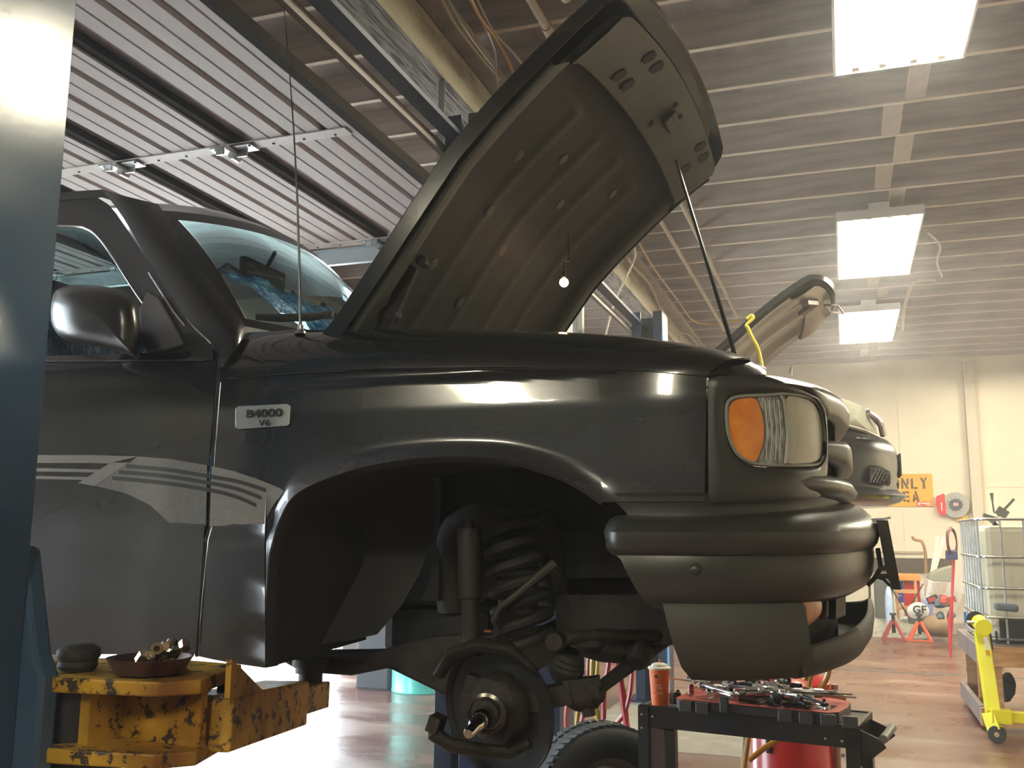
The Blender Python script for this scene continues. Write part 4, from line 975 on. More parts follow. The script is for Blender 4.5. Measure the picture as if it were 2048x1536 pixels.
U2 = [-.945+.0189*i for i in range(101)]; S2 = [.01+.94*i/110 for i in range(111)]
ip = MB(); ip.grid([[hd(s, u, prof_in(s, u)) for u in U2] for s in S2]); IN = ip.build('inner_panel', M['hoodin'], HD, smooth=True, ang=60)
# nose rail with slots, its lamplight put into a lighter colour
def hpatch(pts, off, name, m, par=HD, th=.003, n=24, smooth=False):
    d = resample(catmull([Vector((a, b, 0)) for a, b in pts], 3, True), n, True)
    g = MB(); ps = [hd(p.x, p.y, off+prof_in(p.x, p.y)) for p in d]; c = sum(d, Vector())/n; cc = hd(c.x, c.y, off+prof_in(c.x, c.y))
    g.add([cc]+ps, [(0, 1+i, 1+(i+1) % n) for i in range(n)]); return g.build(name, m, par, smooth=smooth)
rl = MB(); RU = [-.91+.0182*i for i in range(101)]
rl.grid([[hd(s, u, -.047-.006*math.sin(PI*(s-.80)/.17)) for u in RU] for s in (.80, .805, .83, .86, .89, .91, .93, .945, .947)]); rl.grid([[hd(.80, u, -.02-.027*k) for u in RU] for k in (0, 1)])
rl.build('nose_rail', M['hoodfr'], HD, smooth=True, ang=50)
for sd in (-1, 1):
    e = MB(); e.grid([[hd(s, sd*u, o) for s in [.03+.77*i/40 for i in range(41)]] for (u, o) in ((.965, -.01), (.962, -.032), (.90, -.036), (.885, -.030), (.875, -.008))]); e.build('side_rail', M['hoodfr'], HD, smooth=True, ang=50)
hole = mat('slot_shadow', (.01, .01, .012), .8)
for (s, u) in ((.915, -.50), (.915, -.38), (.84, -.55), (.84, -.43), (.92, .56), (.92, .68), (.86, .66)):
    a = .018; b = .038
    d = [(s-a, u-b*.5), (s-a*.3, u-b), (s+a, u-b*.5), (s+a, u+b*.5), (s+a*.3, u+b), (s-a, u+b*.5)]
    dd = resample([Vector((x, y, 0)) for x, y in d], 16, True)
    g = MB(); ps = [hd(p.x, p.y, -.0555) for p in dd]; ps2 = [hd(p.x, p.y, -.051) for p in dd]; n = 16
    g.add([sum(ps, Vector())/n]+ps+ps2, [(0, 1+i, 1+(i+1) % n) for i in range(n)]+[(1+i, 1+(i+1) % n, 17+(i+1) % n, 17+i) for i in range(n)]); g.build('slot', hole, HD)
plug = mat('pad_clip', (.032, .032, .027), .6)
for (s, u) in ((.25, -.62), (.42, -.45), (.56, -.55), (.20, -.2), (.36, -.1), (.62, -.2), (.54, .1), (.66, .45), (.44, .55), (.2, .5)):
    q = hd(s, u, prof_in(s, u)-.0); n1 = (hd(s, u, -.1)-hd(s, u, 0)).normalized()
    MB().lathe([(.021, 0), (.020, .003), (.012, .004), (0, .004)], q, n1, 14).build('pad_clip', plug, HD, smooth=True)
for (s, u) in ((.83, .02), (.905, .03), (.90, .16)):
    q = hd(s, u, -.054); n1 = (hd(s, u, -.1)-hd(s, u, 0)).normalized(); MB().lathe([(.012, 0), (.010, .004), (0, .004)], q, n1, 10).build('bolt', hole, HD)
lt = MB(); q = hd(.875, .12, -.06); lt.box(q, (.05, .10, .02), Matrix.Rotation(-.75, 3, 'Y')); lt.build('latch_striker', M['grease'], HD, bevel=.004)
# hinges
for y, lb in ((2.32, 0), (3.48, 1)):
    h = MB(); h.bar((-1.23, y, 1.99), (-1.16, y, 2.10), .02, .035); h.bar((-1.16, y, 2.10), (-1.10, y, 2.23), .02, .04); h.cyl((-1.16, y-.02, 2.10), (-1.16, y+.02, 2.10), .022, 12); h.cyl((-1.07, y-.015, 2.24), (-1.07, y+.012, 2.24), .016, 10)
    h.bar((-1.20, y, 2.0), (-1.19, y, 2.14), .012, .012)
    h.build('hinge', M['rust'] if lb else M['dark'], HD)
# prop rod
r0 = P(1466, 697, Y=2.42); r1 = hd(.86, .72, -.06)
r1 = P(1350, 314, Y=3.30)
rd = MB(); rd.tube([r0+Vector((.01, 0, -.05)), r0, r1, r1+Vector((.0, -.02, .02)), r1+Vector((.03, -.03, .035))], .0055, 8); rd.build('prop_rod', mat('dark_rod', (.05, .05, .048), .3, .6), T, smooth=True)
# trouble lamp hooked beneath the hood
bp = P(1128, 565, Y=3.10)
wl_ = thing('trouble_lamp', 'small bare glowing work lamp under the open hood', 'work lamp', tuple(bp))
MB().sphere(bp, .016, 12).build('bulb', emitter('warm_bulb', (1, .55, .22), 50), wl_, smooth=True)
MB().tube([bp+Vector((0, 0, .018)), bp+Vector((0, 0, .04))], [.007, .008], 10)  .build('lamp_holder', M['dark'], wl_, smooth=True)
MB().tube([bp+Vector((0, 0, .05)), bp+Vector((.0, .0, .075)), bp+Vector((.01, .03, .085)), hd(.5, .35, -.02)], .003, 6).build('cord', M['dark'], wl_, smooth=True)
# ================================================================ suspension
def sp(x, y, Y): return P(x, y, Y=Y)
# coil spring
cs = []; top_ = sp(1022, 1030, 2.58); bot_ = sp(1052, 1298, 2.56); turns = 6.9
for i in range(150):
    t = i/149; a = -2*PI*turns*t + 2.4; r = .074*(1 if t < .9 else .93); c = top_.lerp(bot_, t)
    cs.append(c+Vector((math.cos(a)*r, math.sin(a)*r, .016*math.cos(a))))
MB().tube(cs, .0150, 8).build('coil_spring', M['grease'], T, smooth=True)
MB().tube([sp(1000, 1262, 2.50), sp(988, 1240, 2.46), sp(1000, 1215, 2.45), sp(1045, 1180, 2.46), sp(1080, 1150, 2.47), sp(1108, 1128, 2.50)], [.010, .010, .008, .009, .011, .013], 8).build('brake_hose', mat('brake_hose', (.06, .052, .042), .6), T, smooth=True)
tw = MB(); tw.tube(catmull([sp(900, 1225, 2.70), sp(893, 1120, 2.68), sp(900, 1066, 2.67), sp(945, 1036, 2.66), sp(1030, 1024, 2.66), sp(1082, 1042, 2.67), sp(1102, 1100, 2.68), sp(1104, 1215, 2.70)], 4), .020, 8, flat=2.0)
tw.build('spring_tower', M['rust'], T, smooth=True)
sh = MB(); a = sp(936, 1062, 2.44); b = sp(940, 1198, 2.42); c = sp(944, 1312, 2.40)
sh.cyl(a, b, .031, 20); sh.cyl(b, c, .0235, 20); sh.cyl(a+Vector((0, 0, .03)), a, .014, 10); sh.cyl(a+Vector((0, 0, .008)), a, .03, 14)
sh.build('shock_absorber', M['grease'], T, smooth=True)
# radius arm / axle beam behind the knuckle
ra = MB(); ra.prism([sp(x, y, 2.56) for x, y in ((560, 1322), (640, 1302), (760, 1300), (862, 1272), (1000, 1268), (1010, 1400), (930, 1412), (775, 1337), (700, 1352), (600, 1345))], (0, .05, 0)); ra.build('radius_arm', M['rust'], T, bevel=.01)
ib = MB(); ib.bar(sp(1010, 1330, 2.62), Vector((-.72, 3.4, 1.27)), .07, .10); ib.build('axle_beam', M['rust'], T, bevel=.012)
# dust shield, knuckle, spindle
dcn = sp(1002, 1418, 2.40); dax = Vector((-.30, -.93, -.12)).normalized()
ds = MB(); ds.lathe([(.03, -.012), (.09, -.012), (.12, -.004), (.165, 0), (.172, .012), (.172, .016), (.165, .006)], dcn, dax, 40); ds.build('dust_shield', M['undercoat'], T, smooth=True, solid=.002)
kn = MB(); kn.lathe([(0, .03), (.05, .03), (.062, .018), (.085, .012), (.10, -.01), (.10, -.03)], sp(985, 1420, 2.345), dax, 9); kn.bar(sp(985, 1415, 2.36), sp(1140, 1385, 2.42), .06, .05); kn.bar(sp(975, 1400, 2.36), sp(930, 1385, 2.36), .04, .10)
kn.build('steering_knuckle', M['rust'], T, smooth=True)
cu_ = MB(); cu_.tube([sp(878, 1350, 2.34), sp(905, 1308, 2.33), sp(960, 1290, 2.33), sp(1020, 1300, 2.34), sp(1075, 1345, 2.35)], [.022, .03, .036, .03, .015], 10, flat=.6); cu_.build('caliper_bracket', M['rust'], T, smooth=True)
lb_ = MB(); lb_.tube([sp(872, 1440, 2.26), sp(872, 1470, 2.25), sp(900, 1490, 2.25), sp(960, 1500, 2.28), sp(1020, 1505, 2.32), sp(1060, 1485, 2.33)], [.026, .030, .026, .024, .022, .018], 8, flat=.7)
lb_.bar(sp(878, 1432, 2.24), sp(868, 1462, 2.24), .05, .03); lb_.build('caliper_bracket', M['rust'], T, smooth=True)
spc = sp(975, 1425, 2.27); tip = sp(936, 1468, 2.11); sd_ = (tip-spc); Ls = sd_.length; sd_.normalize()
MB().lathe([(.030, 0), (.048, .0), (.050, .010), (.042, .014), (.040, .008), (.030, .008)], spc, sd_, 30).build('seal_ring', mat('seal_ring_steel', (.12, .115, .10), .25, .8), T, smooth=True)
MB().lathe([(.034, -.03), (.034, .02), (.024, .028), (.024, .05)], spc, sd_, 26).build('wheel_bearing', M['grease'], T, smooth=True)
MB().lathe([(.020, .0), (.020, Ls*.42), (.0185, Ls*.43), (.0185, Ls*.62), (.0120, Ls*.68), (.0120, Ls*.97), (.010, Ls), (0, Ls)], spc, sd_, 24).build('spindle', mat('spindle_polished', (.62, .60, .50), .2, 1), T, smooth=True)
th = MB()
for i in range(6): th.lathe([(.0118, Ls*(.72+.04*i)), (.0130, Ls*(.735+.04*i)), (.0118, Ls*(.75+.04*i))], spc, sd_, 16)
th.build('spindle_thread', M['chrome'], T, smooth=True)
# ball-joint boot, tie rod, sway bar, steering parts
bj = sp(1128, 1345, 2.44); MB().lathe([(.02, .06), (.036, .058), (.042, .045), (.040, .040), (.046, .032), (.044, .026), (.05, .018), (.046, 0), (.03, -.02)], bj, (.35, -.2, .9), 24).build('ball_joint_boot', M['grease'], T, smooth=True)
tb = MB(); tb.sphere(sp(1165, 1395, 2.44), .040, 14, (1.3, 1, .9)); tb.sphere(sp(1195, 1390, 2.42), .022, 12); tb.bar(sp(1130, 1380, 2.42), sp(1200, 1372, 2.43), .05, .05); tb.cyl(sp(1172, 1392, 2.43), sp(1178, 1432, 2.43), .018, 12); tb.build('tie_rod_end', M['rust'], T, smooth=True)
MB().tube([sp(1188, 1385, 2.46), sp(1240, 1345, 2.56), sp(1345, 1268, 2.80)], [.016, .019, .022], 10).build('tie_rod', M['undercoat'], T, smooth=True)
MB().tube([sp(1100, 1290, 2.40), sp(1120, 1282, 2.40), sp(1160, 1272, 2.42), sp(1200, 1268, 2.46), sp(1260, 1270, 2.56), sp(1345, 1270, 2.72)], [.020, .020, .015, .015, .015, .015], 10).build('sway_bar', M['grease'], T, smooth=True)
MB().lathe([(.0, -.02), (.022, -.02), (.026, -.008), (.026, .008), (.022, .02), (0, .02)], sp(1112, 1282, 2.38), (0, 1, 0), 20).build('sway_bar_bushing', M['rust'], T, smooth=True)
gx = MB(); gx.sphere(sp(1230, 1300, 2.62), .07, 14, (1.6, .8, .5)); gx.sphere(sp(1275, 1305, 2.60), .04, 12, (1, 1, 1.2)); gx.sphere(sp(1185, 1292, 2.6), .045, 12, (1.2, 1, .6)); gx.build('steering_gear', M['rust'], T, smooth=True)
tp = MB(); tp.prism([sp(x, y, 2.66) for x, y in ((1110, 1190), (1340, 1190), (1345, 1290), (1180, 1290), (1112, 1265))], (0, .03, 0)); tp.build('crossmember_plate', M['grease'], T)
kp = MB(); kp.box2((-1.36, 2.7, 1.12), (-1.0, 3.1, 1.28)); kp.build('gearbox', M['undercoat'], T, bevel=.04)
# bolt-head clip of the white/orange markings near the damper
MB().box(sp(976, 1262, 2.5), (.02, .01, .006)).build('orange_clip', mat('orange_clip', (.7, .2, .05), .5), T)
# ================================================================ black car on the lift behind
C2 = thing('car', 'black car with its hood up on the lift behind the pickup', 'car', (-1.5, 7.17, 1.5))
Y2C = 7.17
plan2 = [(-3.6, 6.30), (-1.5, 6.30), (-.6, 6.30), (-.25, 6.33), (0, 6.42), (.16, 6.56), (.27, 6.75), (.33, 6.95), (.345, 7.17)]
q2 = resample([Vector((a, b, 0)) for a, b in plan2[:1]]+catmull([Vector((a, b, 0)) for a, b in plan2], 8), 120); q2 += [Vector((p.x, 2*Y2C-p.y, 0)) for p in q2[::-1][1:]]
N2 = len(q2)
def n2f(i):
    a = q2[max(i-1, 0)]; b = q2[min(i+1, N2-1)]; d = (b-a).normalized(); return Vector((d.y, -d.x, 0))
def p2(s, o):
    s = min(max(s, 0), N2-1); i = min(int(s), N2-2); f = s-i; return q2[i].lerp(q2[i+1], f)+n2f(i).lerp(n2f(i+1), f).normalized()*o
def hit2(px, py, off=0):
    r = ray(px, py)
    for i in range(N2//2+6):
        a = p2(i, off); b = p2(i+1, off); ca = r.x*a.y-r.y*a.x; cb = r.x*b.y-r.y*b.x
        if (ca <= 0) != (cb <= 0):
            f = ca/(ca-cb); q = a.lerp(b, f); return CAM+r*(q.y/r.y)
    return P(px, py, Y=7.0)
def sw2(sec, s0, s1, n): return [[Vector((*p2(lerp(s0, s1, i/n), o).xy, z)) for (o, z) in sec] for i in range(n+1)]
sfr = next(i for i in range(N2) if q2[i].x > -.55)
MB().grid(sw2([(-.35, 1.70), (-.05, 1.705), (.03, 1.73), (.07, 1.765), (.05, 1.79), (.02, 1.81), (.012, 1.86), (.03, 1.95), (.03, 2.03), (.012, 2.10), (-.03, 2.15), (-.12, 2.18)], sfr, N2-1-sfr, 90)).build('bumper', M['ccar'], C2, smooth=True, ang=40)
MB().grid(sw2([(-.04, 1.80), (0, 1.9), (0, 2.1), (-.02, 2.3), (-.06, 2.42), (-.2, 2.47)], 0, sfr+2, 20)).build('side_panel', M['ccar'], C2, smooth=True)
MB().grid(sw2([(-.04, 1.80), (0, 1.9), (0, 2.1), (-.02, 2.3), (-.06, 2.42), (-.2, 2.47)], N2-1-sfr-2, N2-1, 20)).build('side_panel', M['ccar'], C2, smooth=True)
MB().grid(sw2([(-.16, 2.15), (-.10, 2.22), (-.12, 2.36), (-.2, 2.40)], sfr, N2-1-sfr, 60)).build('nose_panel', M['ccar'], C2, smooth=True)
MB().box2((-3.6, 6.35, 1.78), (.0, 8.0, 1.82)).build('underbody', M['undercoat'], C2)
cb2 = MB(); cb2.prism([(-3.5, 6.5, 2.45), (-3.2, 6.6, 2.82), (-2.0, 6.6, 2.82), (-1.2, 6.45, 2.47)], (0, 1.35, 0)); cb2.build('cabin', M['ccar'], C2, bevel=.06)
def pat2(pts, off, name, m, dome=0, par=C2, n=30):
    d = resample(catmull([Vector((a, b, 0)) for a, b in pts], 4, True), n, True); c = sum(d, Vector())/n
    return MB().grid([[hit2(lerp(c.x, p.x, f), lerp(c.y, p.y, f), off+dome*(1-f*f)) for p in d] for f in (1, .66, .33, .02)], closed=True).build(name, m, par, smooth=True)
pat2([(1668, 842), (1671, 815), (1680, 797), (1700, 802), (1724, 814), (1732, 826), (1744, 848), (1757, 874), (1730, 864), (1700, 855), (1672, 850)], -.01, 'headlight', mat('car_headlight_lens', (.72, .74, .62), .12, 0, c2=(.62, .64, .52), sc=10, coat=.9), .02)
MB().tube([hit2(x, y, .02) for x, y in ((1668, 845), (1700, 853), (1730, 862), (1758, 875))], .012, 6).build('headlight_trim', mat('pale_trim', (.5, .5, .42), .3), C2, smooth=True)
MB().tube([hit2(x, y, .0) for x, y in ((1735, 826), (1750, 836), (1762, 850), (1767, 872))], .022, 8).build('grille_trim', M['chrome'], C2, smooth=True)
pat2([(1741, 962), (1744, 935), (1752, 930), (1775, 940), (1782, 950), (1779, 972), (1770, 971)], .043, 'grille_opening', M['dark'])  # dark patch coloured in for the shade inside the opening
gm = MB()
for i in range(7):
    gm.tube([hit2(1741+i*6.5, 934+i*1.2, .052), hit2(1741+i*6.5-14 if i > 1 else 1741, 965, .052)], .004, 4)
    gm.tube([hit2(1741+i*6.0, 934+i*1.2, .052), hit2(min(1741+i*6.0+16, 1780), 968, .052)], .004, 4)
gm.build('grille_mesh', mat('mesh_grey', (.09, .085, .075), .5), C2, kind='stuff')
MB().box2((.372, 7.0, 1.91), (.385, 7.3, 2.06)).build('plate_holder', M['dark'], C2)
lb2 = MB(); lb2.box2((.30, 7.0, 1.82), (.36, 7.3, 1.86)); lb2.build('tow_clip', M['dark'], C2)
# its hood
H2 = bpy.data.objects.new('hood', None); COL.objects.link(H2); setpar(H2, C2)
pr2 = resample(catmull([Vector((-.86, 0, 2.64)), Vector((-.70, 0, 2.77)), Vector((-.45, 0, 2.98)), Vector((-.22, 0, 3.14)), Vector((-.08, 0, 3.20)), Vector((.0, 0, 3.18))], 8), 40)
def h2(s, u, off=0):
    sm = .86+.14*(1-abs(u)**2.5); t = s*sm*39; i = min(int(t), 38); p = pr2[i].lerp(pr2[i+1], t-i); tg = (pr2[min(i+2, 39)]-pr2[max(i-2, 0)]).normalized()
    q = p+Vector((-tg.z, 0, tg.x))*(off+.04*(1-u*u)); q.y = 7.15+u*.74; return q
U = [-1+.05*i for i in range(41)]; S = [i/30 for i in range(31)]
g = MB(); g.grid([[h2(s, u, .03) for u in U] for s in S]); g.grid([[h2(s, -1, .03-.04*k) for k in (0, 1)] for s in S]); g.grid([[h2(1, u, .03-.035*k) for k in (0, 1)] for u in U]); g.build('hood_skin', M['ccar'], H2, smooth=True, ang=40)
M['h2in'] = mat('grey_hood_liner', (.16, .16, .135), .35, c2=(.09, .085, .075), sc=3, coat=.3)
g = MB(); g.grid([[h2(s, u*.95, -.03-(.012*math.sin(9*u)+.01*math.cos(7*s) if abs(u) < .85 and s < .8 else 0)) for u in U] for s in S[1:]]); g.build('inner_panel', M['h2in'], H2, smooth=True)
rr = MB(); rr.grid([[h2(s, u*.93, -.05-.012*math.sin(PI*(s-.78)/.2)) for u in U] for s in (.78, .82, .86, .9, .94, .98)]); rr.grid([[h2(.78, u*.93, -.02-.03*k) for u in U] for k in (0, 1)]); rr.build('nose_rail', mat('bright_hood_rail', (.34, .35, .27), .3, coat=.5), H2, smooth=True)
lk = MB(); a = h2(.93, -.05, -.08); lk.tube([a, a+Vector((.09, -.1, -.03)), a+Vector((.13, .1, -.05)), a+Vector((.04, .12, -.03)), a], .008, 6); lk.bar(h2(.8, -.5, -.07), h2(.86, -.2, -.07), .05, .03); lk.bar(h2(.86, -.2, -.07), h2(.74, -.08, -.07), .05, .03); lk.build('latch_frame', M['stile'], H2)
yr = MB(); yr.tube(catmull([P(1494, 638, Y=6.4), P(1503, 631, Y=6.4), P(1506, 637, Y=6.4), P(1493, 650, Y=6.4), P(1496, 656, Y=6.4), P(1503, 672, Y=6.42), P(1513, 690, Y=6.44), P(1519, 708, Y=6.46), P(1524, 730, Y=6.48), P(1531, 752, Y=6.5)], 5), .012, 8); yr.build('prop_rod', mat('yellow_prop_rod', (.75, .62, .08), .4), C2, smooth=True)
hk = MB(); hk.tube([P(1582, 752, Y=6.7), P(1581, 745, Y=6.7), P(1582, 736, Y=6.7), P(1584, 733, Y=6.7)], [.008, .011, .010, .006], 8); hk.build('latch_hook', M['steel'], C2, smooth=True)
# ================================================================ floor-level things, from the far wall forward
def gp(x, y): return P(x, y, Z=0)
# hazard sign
SG = thing('warning_sign', 'orange wall sign with stencilled letters ONLY AREA', 'sign', (1.0, YB-.03, 2.3))
sy = YB-.035; sx0, sx1, sz0, sz1 = .30, 1.515, 2.03, 2.61
MB().box2((sx0, sy, sz0), (sx1, sy+.015, sz1)).build('sign_board', mat('orange_sign', (.95, .46, .03), .5, c2=(.90, .40, .03), sc=3), SG)
lm = mat('stencil_black', (.09, .05, .02), .6); lm2 = mat('stencil_bridge', (.95, .46, .03), .5)
rbm = FACE_CAM
k_ = 18.5/2014
def sgp(x, y): return P(x, y, Y=sy-.004)
# stencil letters from bars
def stencil(polys): 
    m = MB()
    for pl_ in polys: m.prism([sgp(x, y) for x, y in pl_], (0, -.004, 0))
    return m
def seg(x0, y0, x1, y1, w=4.4):
    dx, dy = x1-x0, y1-y0; L = math.hypot(dx, dy); nx, ny = -dy/L*w/2, dx/L*w/2
    return [(x0+nx, y0+ny), (x1+nx, y1+ny), (x1-nx, y1-ny), (x0-nx, y0-ny)]
letters = {
 'O': [[(1791, 957), (1797, 958), (1799, 964), (1799, 972), (1797, 976), (1791, 978), (1791, 973), (1794, 971), (1794, 964), (1791, 962)], [(1789, 957), (1783, 958), (1780, 964), (1780, 972), (1783, 976), (1789, 978), (1789, 973), (1785, 971), (1785, 964), (1789, 962)]],
 'N': [seg(1804, 959, 1804.5, 977.5, 4), seg(1815, 957, 1815, 970, 4), [(1801.5, 956), (1805.5, 956), (1818, 977.5), (1813, 977.5)]],
 'L': [seg(1823.5, 957, 1824.5, 977.5), [(1827.5, 974), (1835, 974), (1835, 978), (1827.5, 978)]],
 'Y': [[(1839.5, 955.5), (1844, 955.5), (1849.5, 963), (1851, 977.5), (1846, 977.5), (1845, 966)], [(1849.5, 955.5), (1854, 955.5), (1850.5, 962), (1848, 961)]],
 'A': [[(1770, 1004), (1782, 1004), (1780, 1001), (1773, 1000)], [(1765, 983), (1768, 983), (1775, 999), (1770, 1000)]],
 'R': [seg(1788, 983, 1789, 1003.5, 4), [(1791, 983), (1797, 984), (1800.5, 988), (1800, 992), (1796, 995), (1800.5, 1003.5), (1795.5, 1003.5), (1791, 995), (1796, 991), (1796, 988), (1791, 987)]],
 'E': [seg(1807.5, 982.5, 1809, 1003.5, 5), seg(1811.5, 984.5, 1818, 984.7, 3.6), seg(1812, 993, 1819, 993.2, 3.6), seg(1813, 1002, 1819.5, 1002.2, 3.6)],
 'A2': [[(1829, 982), (1832.5, 982), (1839.5, 1003.5), (1834.5, 1003.5)], [(1828, 986), (1830.5, 993), (1829.5, 1003.5), (1825, 1003.5)], [(1829, 996), (1833.5, 996), (1834.3, 999.5), (1829, 999.5)]]}
for k, pl_ in letters.items(): stencil(pl_).build('letter', lm, SG)
RS = MB().prism([sgp(x, y) for x, y in ((1833, 1003.5), (1862, 1003), (1862, 1012.5), (1833, 1012.5))], (0, -.006, 0)).build('warning_sticker', mat('sticker_red', (.85, .10, .05), .5), SG)
ws_ = MB()
for pl_ in ([(1835, 1007.5), (1840, 1004), (1842, 1004), (1838.5, 1007.5), (1842, 1012), (1840, 1012)], [(1841, 1006), (1861, 1005), (1861, 1007), (1843, 1008)], [(1852, 1009), (1861, 1009), (1861, 1011), (1852, 1011)]): ws_.prism([P(x, y, Y=sy-.012) for x, y in pl_], (0, -.002, 0))
setpar(ws_.build('sticker_print', M['white'], None), RS)
# brake rotor clock with red caliper
rc = P(1911, 1010, Y=YB-.08); r_ = 24*k_
RC = thing('rotor_clock', 'big brake disc wall clock with a red caliper beside the orange sign', 'clock', tuple(rc))
MB().lathe([(r_*.46, .03), (r_*.52, .03), (r_*.52, .045), (r_, .045), (r_, 0), (0, 0)], rc, (0, -1, 0), 40).build('disc', mat('drilled_disc_steel', (.50, .50, .46), .4, .4, c2=(.38, .38, .36), sc=40), RC, smooth=True)
MB().lathe([(0, .05), (r_*.46, .048), (r_*.46, .03)], rc, (0, -1, 0), 30).build('dial', mat('dial_navy', (.07, .07, .10), .4), RC, smooth=True)
tk = MB()
for i in range(12):
    a = i*PI/6; tk.box(rc+Vector((math.cos(a)*r_*.62, -.05, math.sin(a)*r_*.62)), (r_*.10, .006, r_*.035), Matrix.Rotation(-a, 3, 'Y'))
tk.build('hour_marks', M['dark'], RC, kind='stuff')
MB().box(rc+Vector((0, -.055, .01)), (r_*.36, .006, r_*.26)).build('dial_flag', mat('faded_flag', (.62, .30, .28), .5, c2=(.7, .68, .64), sc=30, stretch=(.1, 1, 3)), RC)
cp_ = [(1888, 988), (1893, 990), (1893, 1000), (1895, 1010), (1895, 1030), (1890, 1033), (1885, 1030), (1879, 1025), (1877, 1015), (1874, 1010), (1876, 1005), (1875, 996), (1878, 992), (1884, 991)]
MB().prism([P(x-4+1, y-1, Y=YB-.13) for x, y in cp_], (0, .07, 0)).build('caliper', mat('caliper_red', (.72, .03, .04), .35, coat=.4), RC, bevel=.008)
MB().prism([P(x, y, Y=YB-.13) for x, y in ((1882, 1005), (1884, 1005), (1885, 1022), (1883, 1022))], (0, -.004, 0)).build('caliper_mark', M['white'], RC)
# yellow wedge under the clock
tag(MB().prism([P(x, y, Y=YB-.05) for x, y in ((1912, 1040), (1935, 1030), (1937, 1041), (1914, 1044))], (0, .03, 0)).build('yellow_ruler', mat('yellow_plastic', (.8, .5, .05), .4)), 'yellow plastic strip just under the brake disc clock', 'strip')
# IBC tank: pale plastic tank in a galvanised cage
X0, X1, Y1, Y2_ = 1.03, 2.22, 8.72, 9.86; zb_, zt_ = .655, 1.645
IB = thing('ibc_tank', 'square white plastic tank in a galvanised wire cage on the wooden bench', 'tank', ((X0+X1)/2, (Y1+Y2_)/2, zb_))
tm = mat('milky_plastic', (.80, .76, .58), .45, c2=(.70, .66, .50), sc=2)
bt = MB().box2((X0+.05, Y1+.05, zb_+.03), (X1-.05, Y2_-.05, zt_-.05)).build('tank_body', tm, IB, bevel=.05)
MB().box2((X0+.35, Y1+.012, .92), (X1-.2, Y1+.02, 1.35)).build('blank_plate', mat('grey_sheet', (.42, .42, .38), .4, .3, c2=(.33, .33, .31), sc=3, stretch=(.3, 1, 4)), IB)
nb = 0
for y in [Y1+(Y2_-Y1)*i/6 for i in range(7)]:
    MB().cyl((X0, y, zb_), (X0, y, zt_), .009, 8).build('cage_bar', M['steel'], IB, smooth=True)
for x in (X0+.17, X0+.34, X0+.55, X0+.8, X1):
    MB().cyl((x, Y1, zb_ if x != X0+.8 else zb_), (x, Y1, zt_), .008, 8).build('cage_bar', M['steel'], IB, smooth=True)
for z in (zt_, 1.34, 1.09, .86, .69):
    MB().tube([(X1, Y1-.012, z), (X0+.04, Y1-.012, z), (X0-.008, Y1+.04, z), (X0-.01, Y2_, z)], .011, 8).build('cage_rail', M['steel'], IB, smooth=True)
vb = MB(); vb.cyl((X0-.01, Y1+.5, .80), (X0-.09, Y1+.5, .80), .03, 14); vb.bar((X0-.08, Y1+.5, .80), (X0-.08, Y1+.5, .86), .02, .02); vb.build('valve', mat('blue_valve', (.05, .25, .6), .4), IB, smooth=True)
MB().box2((X0+.12, Y1+.03, zb_+.01), (X0+.75, Y1+.05, .86)).build('skid_opening', M['dark'], IB)
# seat bracket lying on the tank
sb = MB(); c = P(1978, 1035, Y=9.3); c.z = zt_+.02
def t9(x, y, dy=0): return P(x, y, Y=9.0+dy)
sb.bar(t9(1996, 1032), t9(2028, 998), .03, .02); sb.tube([t9(1988, 1026), t9(1985, 1005), t9(1983, 986)], [.007, .007, .016], 8); sb.bar(t9(1966, 1030), t9(2000, 1040), .05, .03); sb.bar(t9(1968, 1030), t9(1985, 1045), .08, .02)
sb.box(t9(2004, 1025), (.09, .05, .07), Matrix.Rotation(.6, 3, 'Y')); sb.bar(t9(1985, 1040), t9(1998, 1062), .05, .03); sb.box(t9(1995, 1056), (.09, .05, .06), Matrix.Rotation(.5, 3, 'Y'))
tag(sb.build('seat_bracket', mat('grey_bracket', (.22, .21, .20), .45, .5), None), 'tangle of grey metal seat bracket and lever lying on top of the white tank', 'bracket')
# bench
BX0, BX1, BY0, BY1 = .99, 2.4, 8.62, 10.0
BN = thing('wooden_bench', 'rough timber workbench carrying the white caged tank', 'bench', (1.7, 9.3, 0))
MB().box2((BX0, BY0, .635), (BX1, BY1, .65)).build('bench_top', M['woodside'], BN)
for (a, b, m_) in (((BX0-.04, BY0, .50), (BX0, BY1, .65), 'woodside'), ((BX0, BY0-.04, .49), (BX1, BY0, .64), 'wood'), ((BX0-.04, BY0, .04), (BX0, BY1, .18), 'woodside'), ((BX0, BY0-.04, .03), (BX1, BY0, .17), 'wood'), ((BX0-.04, BY0-.04, .49), (BX0+.05, BY0, .65), 'wood'), ((BX0-.04, BY0-.04, .03), (BX0+.05, BY0, .17), 'wood')):
    MB().box2(a, b).build('board', M[m_], BN, bevel=.004)
for (x, y) in ((BX0+.01, BY0+.42), (BX0+.05, BY0+.02), (BX1-.12, BY0+.02), (BX0+.01, BY1-.1), (BX1-.12, BY1-.1)):
    MB().box2((x, y, .0), (x+.09, y+.04, .635)).build('leg', M['wood'], BN, bevel=.003)
MB().box2((BX0+.05, BY0+.25, .18), (BX0+.08, BY0+.40, .5)).build('yellow_panel', mat('ochre_panel', (.70, .45, .05), .5), BN)
